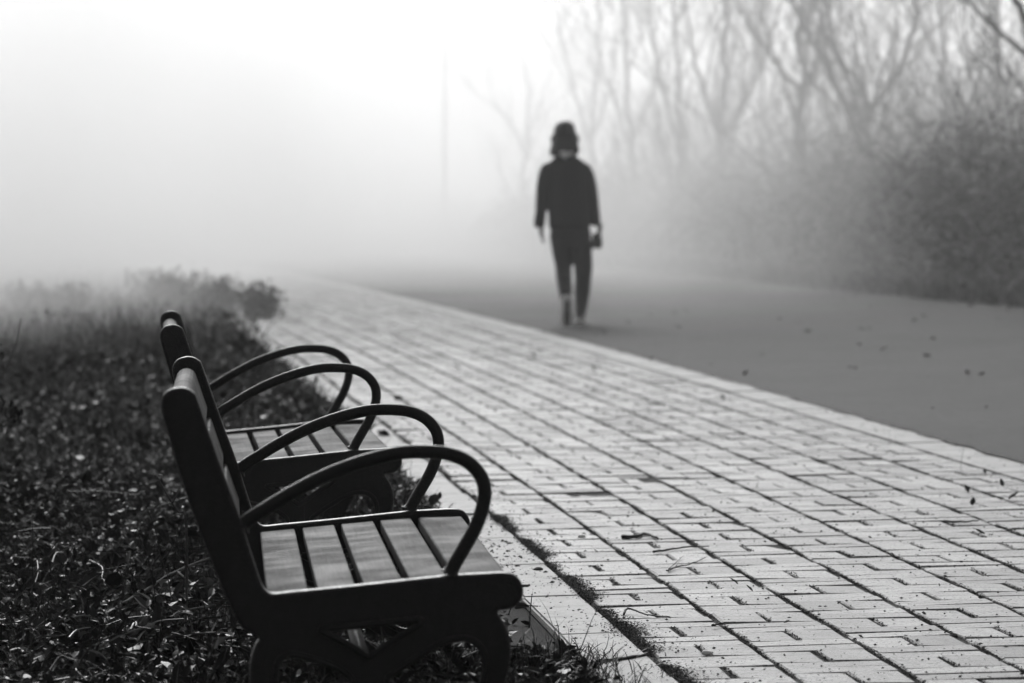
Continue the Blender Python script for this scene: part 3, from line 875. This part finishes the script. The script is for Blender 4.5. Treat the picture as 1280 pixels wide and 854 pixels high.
# ------------------------------------------------------------------ hedge, thicket and trees across the road
def hedge_pts(n, y0, y1, depth, h0):
    Y = rng.uniform(y0, y1, n)
    d = depth * rng.random(n) ** 0.8
    off = 6.65 + d
    top = h0 * (0.8 + 0.16 * np.sin(Y * 0.9) + 0.12 * np.sin(Y * 2.3 + 1) + 0.08 * np.sin(Y * 5.1)) * (1.22 - 0.0075 * (Y - 30))
    top = top * np.sqrt(np.clip(1 - ((d - depth * 0.55) / (depth * 0.62)) ** 2, 0.08, 1))
    z = rng.random(n) ** 0.7 * top
    c = np.sin(Y * 2.9 + z * 3.1) * np.sin(z * 4.7 + Y * 1.3 + 1) + 0.6 * np.sin(Y * 6.1 - z * 5 + d * 4)
    pit = (c < -0.25) & (d < 0.8) & (rng.random(n) < 0.9)
    d = np.where(pit, d + 0.7, d); off = 6.65 + d
    k = np.array([dK(y) for y in Y]); nn = np.sqrt(1 + k * k)
    X = np.array([K(y) for y in Y]) + off / nn
    return np.stack([X, Y - k * off / nn, z + zpath(off, Y)], -1)
hd = empty('hedge', pf(46, 7.3), label='overgrown leafy hedge along the far side of the road', cat='hedge')
inv_h = Matrix.Translation(-hd.location)
def under(o, parent):
    o.parent = parent
    o.matrix_parent_inverse = parent.matrix_basis.inverted()
    return o
hs = Soup()
n = 70000
P = hedge_pts(n, 26, 82, 1.9, 1.5)
s = rng.uniform(0.03, 0.10, n)
plant = 0.5 + 0.5 * np.sin(P[:, 1] * 1.9 + 2 * np.sin(P[:, 2] * 1.7)) * np.sin(P[:, 1] * 0.7 + P[:, 2] * 2.6)
hs.scatter(LEAF4_V, LEAF4_F, P, rots(rng.uniform(0, 6.28, n), rng.normal(0.1, 0.7, n), rng.normal(0, 0.7, n)), np.stack([s * rng.uniform(0.6, 1.4, n), s, s], -1), np.clip(rng.normal(0.1, 0.25, n) + 0.75 * plant, 0, 1))
under(link('foliage', hs.mesh('foliage'), M['hedge'], kind='stuff'), hd)
vn = Soup()
def arcs(soup, n, y0, y1, depth, h, r, ln, tone):
    P = hedge_pts(n, y0, y1, depth, h)
    for p in P:
        a = random.uniform(0, 6.28); L = random.uniform(0.3, 1) * ln
        d = np.array([math.cos(a), math.sin(a) * 0.6 - 0.3, random.uniform(-0.1, 0.9)]) * L
        m = p + d * 0.5 + np.array([0, 0, 0.12 * L]); e = p + d + np.array([0, 0, -0.35 * L])
        tube(soup, crom([p, m, e], 3), np.linspace(r, r * 0.4, 7), 3, random.random() ** 1.5 * tone)
arcs(vn, 2200, 28, 70, 1.0, 1.5, 0.011, 0.9, 1.0)
n = 3200
P = hedge_pts(n, 28, 66, 1.2, 1.4); P[:, 1] -= 0.1
h = rng.uniform(0.12, 0.4, n)
vn.scatter(BLADE_V, BLADE_F, P, rots(rng.uniform(0, 6.28, n), rng.normal(-0.9, 0.9, n), rng.normal(0, 0.4, n)), np.stack([np.full(n, 0.014), h * 0.8, h], -1), rng.random(n) ** 2)
n = 5000
P = np.array([pf(a, b) for a, b in zip(rng.uniform(28, 66, n), 6.45 + np.abs(rng.normal(0, 0.22, n)))])
h = rng.uniform(0.06, 0.28, n)
vn.scatter(BLADE_V, BLADE_F, P, rots(rng.uniform(0, 6.28, n), rng.normal(-0.5, 0.6, n), rng.normal(0, 0.4, n)), np.stack([np.full(n, 0.013), h * 0.8, h], -1), rng.random(n) ** 2 * 0.7)
under(link('dry_stems', vn.mesh('dry_stems'), M['vine'], kind='stuff'), hd)

class Tree:
    def __init__(self, seed): self.r = random.Random(seed); self.t, self.w = Soup(), Soup()
    def limb(self, pts, r0, r1, lv=0, n=5, ln=1.6):
        pts = crom(pts, 5)
        for i in range(1, len(pts) - 1):
            pts[i] += np.array([self.r.gauss(0, 1), self.r.gauss(0, 1), self.r.gauss(0, 0.5)]) * r0 * 0.30
        rad = np.linspace(r0, r1, len(pts))
        tube(self.t if lv == 0 else self.w, pts, rad, 8 if lv == 0 else (5 if lv == 1 else 3))
        if lv >= 3: return
        for _ in range(n):
            t = self.r.uniform(0.28, 0.98)
            i = min(int(t * (len(pts) - 1)), len(pts) - 2)
            d = pts[i + 1] - pts[i]; d /= np.linalg.norm(d) + 1e-9
            side = np.array([self.r.gauss(0, 1), self.r.gauss(0, 0.8), self.r.gauss(0.25, 0.5)])
            side -= d * side.dot(d); side /= np.linalg.norm(side) + 1e-9
            an = self.r.uniform(0.4, 0.95)
            dd = d * math.cos(an) + side * math.sin(an); dd[2] += 0.25
            L = ln * self.r.uniform(0.5, 1.1) * (1.15 - 0.5 * t)
            p0 = pts[i]; p1 = p0 + dd * L * 0.5 + np.array([self.r.gauss(0, 0.06), self.r.gauss(0, 0.06), 0.03]) * L
            p2 = p0 + dd * L + np.array([self.r.gauss(0, 0.1), self.r.gauss(0, 0.1), 0.14]) * L
            rr = max(rad[i] * self.r.uniform(0.35, 0.55), 0.0045)
            self.limb([p0, p1, p2], rr, max(rr * 0.35, 0.003), lv + 1, max(3, n - 2), ln * 0.6)
    def done(self, base, label):
        e = empty('bare_tree', base, label=label, cat='tree', group='bare trees beyond the hedge')
        under(link('trunk', self.t.mesh('trunk', True), M['bark']), e)
        under(link('branches', self.w.mesh('branches', True), M['bark']), e)
        return e
def px_tree(seed, Y, limbs, label, n=8, ln=1.8):
    t = Tree(seed)
    rr = t.r
    base = None
    for pts, r0, r1 in limbs:
        w_ = []
        dy = 0.0
        for i, (a, b) in enumerate(pts):
            dy += rr.gauss(0, 0.12) if i else 0
            w_.append(np.array(atd(a, b, Y + dy)))
        if base is None:
            g = w_[0].copy(); g[2] = float(zground(g[0], g[1])) - 0.06
            w_ = [g] + w_; base = Vector(g)
        t.limb(w_, r0 * 0.62, r1 * 0.55, 0, n, ln)
    return t.done(base, label)
px_tree(1, 53, [([(1084, 260), (1081, 187), (1076, 150)], .13, .10), ([(1078, 195), (1055, 130), (1025, 70), (1005, 35), (985, -20), (970, -90)], .075, .04),
                ([(1078, 165), (1080, 122), (1052, 75), (1030, 42), (1022, 10), (1000, -50)], .07, .035), ([(1080, 150), (1098, 125), (1128, 80), (1140, 38), (1146, -10), (1150, -90)], .07, .035)], 'bare tree whose low trunk splits into three leaning limbs')
px_tree(2, 56, [([(1004, 260), (1003, 225), (1001, 140), (1005, 95), (999, 45), (1002, 0), (1000, -90)], .12, .05), ([(1003, 115), (978, 90), (950, 52), (930, 20), (915, -10), (895, -60)], .06, .03), ([(1002, 130), (1020, 80), (1022, 40), (1040, -30)], .05, .02)], 'upright bare tree with one long limb reaching up to the left')
px_tree(3, 60, [([(903, 290), (902, 229), (901, 160), (905, 115), (904, 50), (908, -60)], .12, .05), ([(902, 175), (884, 130), (868, 80), (860, 30), (850, -40)], .07, .03), ([(902, 170), (922, 150), (940, 108), (960, 60), (975, 0)], .06, .03)], 'pale bare tree forking low, left of the upright tree')
px_tree(4, 62, [([(854, 300), (854, 280), (850, 170), (846, 90), (838, -40)], .10, .04), ([(852, 190), (830, 120), (815, 50), (805, -20)], .05, .02)], 'faint slim bare tree standing at the fogged left end of the hedge')
px_tree(5, 41, [([(1322, 330), (1318, 200), (1305, 95), (1279, 30), (1266, -10), (1250, -80)], .10, .04), ([(1316, 90), (1280, 66), (1250, 42), (1225, 18), (1207, -2), (1190, -40)], .045, .02)], 'dark bare branches of the nearest tree reaching in at the upper right corner', 5, 1.2)
px_tree(6, 60, [([(1188, 300), (1186, 200), (1180, 100), (1176, 30), (1172, -80)], .11, .05), ([(1183, 140), (1215, 80), (1232, 30), (1240, -40)], .06, .03)], 'bare tree rising out of the thicket right of the three limbed tree')
px_tree(7, 55, [([(1240, 300), (1244, 200), (1250, 110), (1246, 40), (1256, -60)], .10, .05), ([(1248, 130), (1222, 90), (1205, 40), (1195, -40)], .05, .02)], 'bare tree wrapped in climbers close to the right edge')
px_tree(8, 70, [([(955, 300), (957, 200), (952, 90), (945, 10), (950, -60)], .10, .05), ([(955, 150), (975, 80), (990, 20), (998, -40)], .05, .02)], 'thin bare tree fading behind the two middle trees', 5)
px_tree(9, 67, [([(790, 310), (792, 230), (785, 130), (780, 40), (770, -60)], .10, .04), ([(789, 190), (765, 120), (750, 60)], .05, .02), ([(789, 180), (812, 120), (830, 60)], .05, .02)], 'bare tree barely visible in the fog right of the walker', 5)
px_tree(10, 66, [([(1120, 290), (1116, 200), (1112, 110), (1120, 30), (1118, -60)], .09, .04), ([(1115, 150), (1135, 90), (1160, 30), (1170, -40)], .05, .02)], 'slim bare tree seen between the limbs of the three limbed tree', 5)
px_tree(11, 80, [([(655, 310), (655, 220), (661, 130), (652, 70)], .11, .05), ([(656, 190), (635, 150), (612, 120)], .06, .02), ([(657, 180), (676, 130), (690, 90)], .06, .02)], 'ghostly bare tree deep in the fog left of the head of the walker', 5)

px_tree(12, 71, [([(745, 310), (744, 240), (740, 150), (748, 70), (744, -40)], .10, .04), ([(742, 190), (722, 130), (700, 50), (690, -20)], .06, .02), ([(742, 170), (762, 110), (772, 40)], .05, .02)], 'pale forked bare tree just right of the head of the walker', 6)
# thicket of brush and climbers between the trees
th = Soup()
n = 30000
Y = rng.uniform(40, 78, n)
off = 7.6 + rng.random(n) * 4.0
k = np.array([dK(y) for y in Y])
X = np.array([K(y) for y in Y]) + off
lean = sstep(70, 46, Y)
topz = (1.0 + 1.1 * lean) * (0.75 + 0.25 * np.sin(Y * 1.1) + 0.2 * np.sin(Y * 2.7 + off * 2))
z = rng.random(n) ** 1.2 * topz * 1.25
P = np.stack([X, Y - k * off, zground(X, Y) + z], -1)
s = rng.uniform(0.025, 0.075, n)
th.scatter(LEAF4_V, LEAF4_F, P, rots(rng.uniform(0, 6.28, n), rng.normal(0, 0.8, n), rng.normal(0, 0.8, n)), np.stack([s * rng.uniform(0.5, 1.3, n), s, s], -1), np.clip(rng.normal(0.4, 0.3, n), 0, 1))
for i in range(2200):
    Yv = random.uniform(40, 80); o = random.uniform(7.5, 12)
    x = K(Yv) + o; g = float(zground(x, Yv)); L = random.uniform(0.8, 2.6)
    lean_x = random.gauss(0, 0.3) * L
    tube(th, crom([(x, Yv, g), (x + lean_x * 0.3, Yv, g + L * 0.5), (x + lean_x, Yv + random.gauss(0, 0.2), g + L)], 3), np.linspace(0.012, 0.004, 7), 3, random.random() * 0.5)
tag(link('undergrowth_thicket', th.mesh('undergrowth_thicket'), M['hedge']), 'tangled brush and climbers between the bare trees', 'thicket', kind='stuff')

# slim pole far along the path, barely showing in the fog
pl = Soup()
base = atd(556, 300, 92); base.z = float(zground(base.x, base.y)) - 0.05
pe = empty('street_lamp', base, label='slim street lamp pole barely showing through the fog', cat='street lamp')
tube(pl, [(0, 0, 0), (0, 0, 0.5), (0, 0, 6.6)], [0.07, 0.05, 0.035], 10)
link('pole', pl.mesh('pole', True), M['steel'], pe)
lp = Soup()
loft(lp, [(0, 0, 6.58, 0.05, 0.05), (0, 0, 6.66, 0.13, 0.13), (0, 0, 6.86, 0.16, 0.16), (0, 0, 6.92, 0.18, 0.18), (0, 0, 6.99, 0.05, 0.05)], 14)
link('lamp_head', lp.mesh('lamp_head', True), M['steel'], pe)

# ------------------------------------------------------------------ shrub and stems on the left
def shrub(px, Y, h, rad, seed, label):
    r = random.Random(seed)
    base = atd(px, 300, Y); base.z = float(zground(base.x, Y)) - 0.02
    e = empty('shrub', base, label=label, cat='shrub', group='shrubs at the far end of the turf')
    st, lf = Soup(), Soup()
    pts = []
    for i in range(26):
        a = r.uniform(0, 6.28); L = h * r.uniform(0.6, 1.05); sp = rad * r.uniform(0.2, 1)
        c = crom([(0, 0, 0), (math.cos(a) * sp * 0.35, math.sin(a) * sp * 0.35, L * 0.55), (math.cos(a) * sp, math.sin(a) * sp, L)], 5)
        tube(st, c, np.linspace(0.008, 0.003, len(c)), 4)
        for p in c[3:]:
            for _ in range(7): pts.append(p + np.array([r.gauss(0, 0.05), r.gauss(0, 0.05), r.gauss(0, 0.04)]))
    P = np.array(pts); n = len(P); s = rng.uniform(0.03, 0.07, n)
    lf.scatter(LEAF_V, LEAF_F, P, rots(rng.uniform(0, 6.28, n), rng.normal(0.1, 0.7, n), rng.normal(0, 0.7, n)), np.stack([s, s, s], -1), np.clip(rng.normal(0.4, 0.3, n), 0, 1))
    link('stems', st.mesh('stems', True), M['twig'], e)
    link('leaves', lf.mesh('leaves'), M['hedge'], e, kind='stuff')
shrub(322, 40, 0.38, 0.22, 1, 'leafy shrub at the edge of the bricks where the turf meets the fog')
shrub(268, 41, 0.42, 0.35, 2, 'shrub left of the one beside the bricks, half veiled by fog')
shrub(205, 43, 0.40, 0.4, 3, 'shrub fading into the fog above the rear bench backrest')
shrub(60, 38, 0.30, 0.4, 4, 'low shrub in the dark turf near the left edge')

def stem_plant(px, Y, pts, label, heads):
    e_base = atd(pts[0][0], pts[0][1], Y); e_base.z = float(zground(e_base.x, Y)) - 0.01
    e = empty('wild_plant', e_base, label=label, cat='plant')
    s = Soup()
    c = [np.array(e_base)] + [np.array(atd(a, b, Y)) for a, b in pts]
    c = crom(c, 5)
    tube(s, c, np.linspace(0.004, 0.0015, len(c)), 6)
    for (a, b), (a2, b2) in heads[1]:
        tube(s, crom([np.array(atd(a, b, Y)), np.array(atd((a + a2) / 2 + 2, (b + b2) / 2, Y)), np.array(atd(a2, b2, Y))], 3), np.linspace(0.003, 0.001, 7), 5)
    under(link('stem', s.mesh('stem', True), M['twig']), e)
    l = Soup()
    for a, b, k in heads[0]:
        P = np.array([np.array(atd(a, b, Y)) + rng.normal(0, 0.008, 3) for _ in range(k)])
        sz = rng.uniform(0.014, 0.03, k)
        l.scatter(LEAF_V, LEAF_F, P, rots(rng.uniform(0, 6.28, k), rng.normal(0, 0.8, k), rng.normal(0, 0.8, k)), np.stack([sz, sz, sz], -1), rng.random(k) * 0.6)
    under(link('leaves', l.mesh('leaves'), M['herb'], kind='stuff'), e)
stem_plant(5, 14, [(-6, 640), (-2, 570), (6, 545), (14, 520), (16, 505)], 'thin wild plant with a dark leaf cluster at the left edge', ([(14, 515, 26), (22, 520, 14), (4, 508, 14), (-4, 530, 10)], [((6, 545), (30, 512))]))
stem_plant(5, 14.5, [(-10, 640), (-4, 500), (10, 455), (20, 430), (26, 398)], 'bare curved stalk above the leaf cluster at the left edge', ([(2, 440, 7)], [((6, 462), (-6, 436))]))
stem_plant(230, 10.6, [(232, 655), (222, 640), (208, 618), (195, 594)], 'dark leaning stalk beside the backrest of the front bench', ([(196, 598, 2)], [((215, 629), (224, 606))]))

# ------------------------------------------------------------------ small things lying about
def stick(name, pxs, r, label, cat, mat='twig', lift=0.006, forks=(), group=None):
    s = Soup()
    pts = [np.array(at(a, b, lift + (h if len(e) else 0))) for (a, b, *e) in pxs for h in [e[0] if e else 0]]
    o = np.array(pts[0])
    c = crom(pts, 5) - o
    c[:, 2] += np.array([random.gauss(0, 0.0008) for _ in c])
    tube(s, c, np.linspace(r, r * 0.45, len(c)), 6)
    for fk in forks:
        f = crom([np.array(at(a, b, lift + (e[0] if e else 0))) for (a, b, *e) in fk], 4) - o
        tube(s, f, np.linspace(r * 0.6, r * 0.3, len(f)), 5)
    ob = link(name, s.mesh(name, True), M[mat])
    ob.location = o
    return tag(ob, label, cat, group)
stick('twig', [(817, 693), (838, 690), (858, 687), (887, 686)], 0.0035, 'longest straight twig lying across the bricks', 'twig')
stick('twig', [(834, 717), (846, 712), (862, 709), (883, 700)], 0.0025, 'forked twig on the bricks right of the kerb', 'twig', forks=[[(836, 715), (846, 706), (854, 699)]])
stick('twig', [(778, 674), (796, 674), (806, 670), (823, 676)], 0.007, 'thick bent dark twig on the bricks', 'twig')
stick('dry_stalk', [(780, 772, 0.0), (784, 768, 0.006), (792, 768, 0.004), (808, 772), (838, 775)], 0.003, 'curled dry stalk beside the mossy kerb gap', 'stalk')
stick('twig', [(1180, 655), (1202, 655), (1224, 654)], 0.004, 'short straight twig near the right edge of the bricks', 'twig')
stick('dry_stalk', [(1208, 597), (1202, 594, 0.012), (1203, 592, 0.05), (1206, 590, 0.085)], 0.0014, 'thin upright stalk on the bricks by the road', 'stalk')
stick('twig', [(612, 735), (640, 737), (662, 735)], 0.006, 'dark twig among crumbs on the kerb', 'twig')
stick('twig', [(891, 786), (899, 784), (907, 782)], 0.003, 'tiny twig on a brick below the forked twig', 'twig')
stick('twig', [(745, 832), (775, 829), (808, 823)], 0.006, 'dark twig across the nearest kerb joint', 'twig')
stick('fallen_branch', [(118, 786, 0.02), (170, 774, 0.05), (220, 752, 0.07), (285, 730, 0.08)], 0.006, 'dark branch lying in the leaf litter behind the front bench', 'branch', forks=[[(220, 752, 0.07), (250, 760, 0.04), (280, 764, 0.03)]])
stick('fallen_branch', [(145, 815, 0.02), (200, 802, 0.04), (250, 790, 0.05), (312, 783, 0.04)], 0.005, 'thin pale branch lowest in the leaf litter', 'branch')
def flat_leaf(px, py, size, stand, yaw, label, group='curled leaves on the bricks near the road'):
    bm = bmesh.new()
    nx, ny = 4, 7
    g = []
    for j in range(ny + 1):
        t = j / ny
        wd = 0.34 * math.sin(math.pi * min(1, t * 0.92 + 0.05)) * (1 - 0.75 * t)
        g.append([bm.verts.new(((i / nx - 0.5) * 2 * wd * size, t * size * math.cos(t * 0.5), size * (0.5 * abs(i / nx - 0.5) * wd * 2 + 0.12 * t * t) + random.uniform(-.02, .02) * size)) for i in range(nx + 1)])
    for j in range(ny):
        for i in range(nx):
            bm.faces.new((g[j][i], g[j][i + 1], g[j + 1][i + 1], g[j + 1][i]))
    bmesh.ops.solidify(bm, geom=bm.faces[:], thickness=0.0012)
    me = bpy.data.meshes.new('leaf'); bm.to_mesh(me); bm.free()
    me.polygons.foreach_set('use_smooth', [True] * len(me.polygons))
    o = link('fallen_leaf', me, M['dryleaf'])
    o.location = at(px, py, 0.004)
    o.rotation_euler = (stand, 0, yaw)
    return tag(o, label, 'leaf', group)
flat_leaf(1216, 634, 0.040, R(38), R(-20), 'largest upright curled leaf on the bricks near the road')
flat_leaf(1211, 618, 0.040, R(45), R(25), 'upright curled leaf just behind the largest one')
flat_leaf(1254, 610, 0.036, R(50), R(15), 'narrow upright leaf nearest the right edge of the photo')
flat_leaf(1232, 594, 0.026, R(40), R(5), 'small upright leaf beside the thin stalk')
flat_leaf(1262, 626, 0.05, R(25), R(-70), 'leaf lying half flat right of the largest upright leaf')
flat_leaf(1232, 670, 0.045, R(20), R(80), 'leaf lying flat on the bricks below the short twig')
flat_leaf(923, 733, 0.032, R(30), R(75), 'dark rounded leaf on the bricks below the forked twig', None)
flat_leaf(941, 742, 0.026, R(35), R(60), 'small curled leaf with a stalk next to the dark rounded leaf', None)
flat_leaf(26, 585, 0.06, R(15), R(80), 'pale leaf lying in the dark turf at the left edge', None)
flat_leaf(130, 566, 0.05, R(20), R(60), 'small pale leaf on the dark turf left of the benches', None)
for i, (px, py) in enumerate(((742, 465), (670, 448), (575, 462), (905, 500), (930, 470), (1100, 440), (812, 452), (1210, 470))):
    flat_leaf(px, py, 0.05 + 0.01 * (i % 3), R(25), i * 0.9, ['blurred leaf on the bricks in front of the walker', 'blurred leaf at the brick edge left of the walker', 'blurred leaf far along the bricks left of the walker', 'leaf on the bricks below the road edge', 'leaf on the asphalt close to the brick edge', 'leaf out in the middle of the road', 'leaf by the road edge right of the walker', 'leaf on the asphalt at the right'][i], 'leaves scattered along the path and road')
def pebble(px, py, r, mat, label, nm='pebble'):
    bm = bmesh.new()
    bmesh.ops.create_icosphere(bm, subdivisions=3, radius=r)
    ph = random.uniform(0, 6)
    for v in bm.verts:
        n_ = 1 + 0.18 * math.sin(v.co.x / r * 2.3 + ph) + 0.14 * math.sin(v.co.y / r * 3.1 + ph * 2) + 0.06 * math.sin(v.co.z / r * 6 + ph)
        v.co = Vector((v.co.x * n_ * 1.25, v.co.y * n_, v.co.z * n_ * 0.62))
    me = bpy.data.meshes.new(nm); bm.to_mesh(me); bm.free()
    me.polygons.foreach_set('use_smooth', [True] * len(me.polygons))
    o = link(nm, me, M[mat]); o.location = at(px, py, r * 0.5)
    return tag(o, label, 'pebble')
pebble(728, 673, 0.0085, 'pale', 'white pebble beside the thick bent twig')
pebble(885, 820, 0.0085, 'pale', 'white pebble on the nearest bricks')
pebble(672, 715, 0.010, 'dark', 'dark lump of stone on the kerb')
pebble(636, 798, 0.006, 'pale', 'small pale pebble on the soil beside the front bench')
pebble(497, 500, 0.017, 'dark', 'dark blurred stone on the kerb near the rear bench')

# ------------------------------------------------------------------ air: an even haze, and the fog bank rolling over the far path
def volume_box(name, lo, hi):
    bm = bmesh.new()
    bmesh.ops.create_cube(bm, size=1)
    c = [(a + b) / 2 for a, b in zip(lo, hi)]; s_ = [b - a for a, b in zip(lo, hi)]
    for v in bm.verts: v.co = Vector((v.co.x * s_[0], v.co.y * s_[1], v.co.z * s_[2]))
    me = bpy.data.meshes.new(name); bm.to_mesh(me); bm.free()
    o = link(name, me); o.location = c
    return o
def vol_mat(name):
    m = bpy.data.materials.new(name); m.use_nodes = True
    t = m.node_tree; t.nodes.clear()
    pv = t.nodes.new('ShaderNodeVolumePrincipled'); out = t.nodes.new('ShaderNodeOutputMaterial')
    pv.inputs['Color'].default_value = (1, 1, 1, 1)
    t.links.new(pv.outputs[0], out.inputs['Volume'])
    return m, t, pv
hz = volume_box('haze', (-150, -12, -30), (150, 150, 9.5))
m, t, pv = vol_mat('haze_air')
pv.inputs['Density'].default_value = 0.0004
pv.inputs['Anisotropy'].default_value = 0.6
hz.data.materials.append(m); tag(hz, 'thin even haze over the whole place', 'haze', kind='stuff')
fb = volume_box('fog_bank', (-70, 21.5, -8), (70, 130, 9.0))
m, t, pv = vol_mat('fog_bank_air')
pv.inputs['Anisotropy'].default_value = 0.54
geo = t.nodes.new('ShaderNodeNewGeometry')
sep = t.nodes.new('ShaderNodeSeparateXYZ'); t.links.new(geo.outputs['Position'], sep.inputs[0])
def mth(op, a, b, clamp=False):
    nd = t.nodes.new('ShaderNodeMath'); nd.operation = op; nd.use_clamp = clamp
    for i, v in enumerate((a, b)):
        if hasattr(v, 'is_output'): t.links.new(v, nd.inputs[i])
        else: nd.inputs[i].default_value = v
    return nd.outputs[0]
# the bank is thickest over the turf and the far end of the path, thinner along the hedge
side = mth('MULTIPLY', mth('SUBTRACT', -2.1, sep.outputs['X']), 0.5, True)
thick = mth('ADD', mth('MULTIPLY', side, 4.2), 0.6)
d = mth('POWER', mth('MULTIPLY', mth('ADD', mth('SUBTRACT', sep.outputs['Y'], 27.0), mth('MULTIPLY', side, 5.0)), 1 / 40.0, True), 1.5)
hgt = mth('POWER', 2.718, mth('MULTIPLY', mth('MAXIMUM', sep.outputs['Z'], 0.0), -0.14))     # it lies low and thins upwards
d = mth('MULTIPLY', mth('MULTIPLY', d, hgt), 0.19)
nz = t.nodes.new('ShaderNodeTexNoise'); nz.inputs['Scale'].default_value = 0.42; nz.inputs['Detail'].default_value = 2
t.links.new(geo.outputs['Position'], nz.inputs['Vector'])
nn_ = mth('MAXIMUM', mth('ADD', mth('MULTIPLY', nz.outputs['Fac'], 5.0), -1.5), 0.15)    # billows
t.links.new(mth('MULTIPLY', mth('MINIMUM', mth('MULTIPLY', d, thick), mth('MULTIPLY', hgt, mth('ADD', mth('MULTIPLY', side, 0.045), 0.068))), nn_), pv.inputs['Density'])
fb.data.materials.append(m); tag(fb, 'dense bank of white fog rolling over the far path', 'fog', kind='stuff')
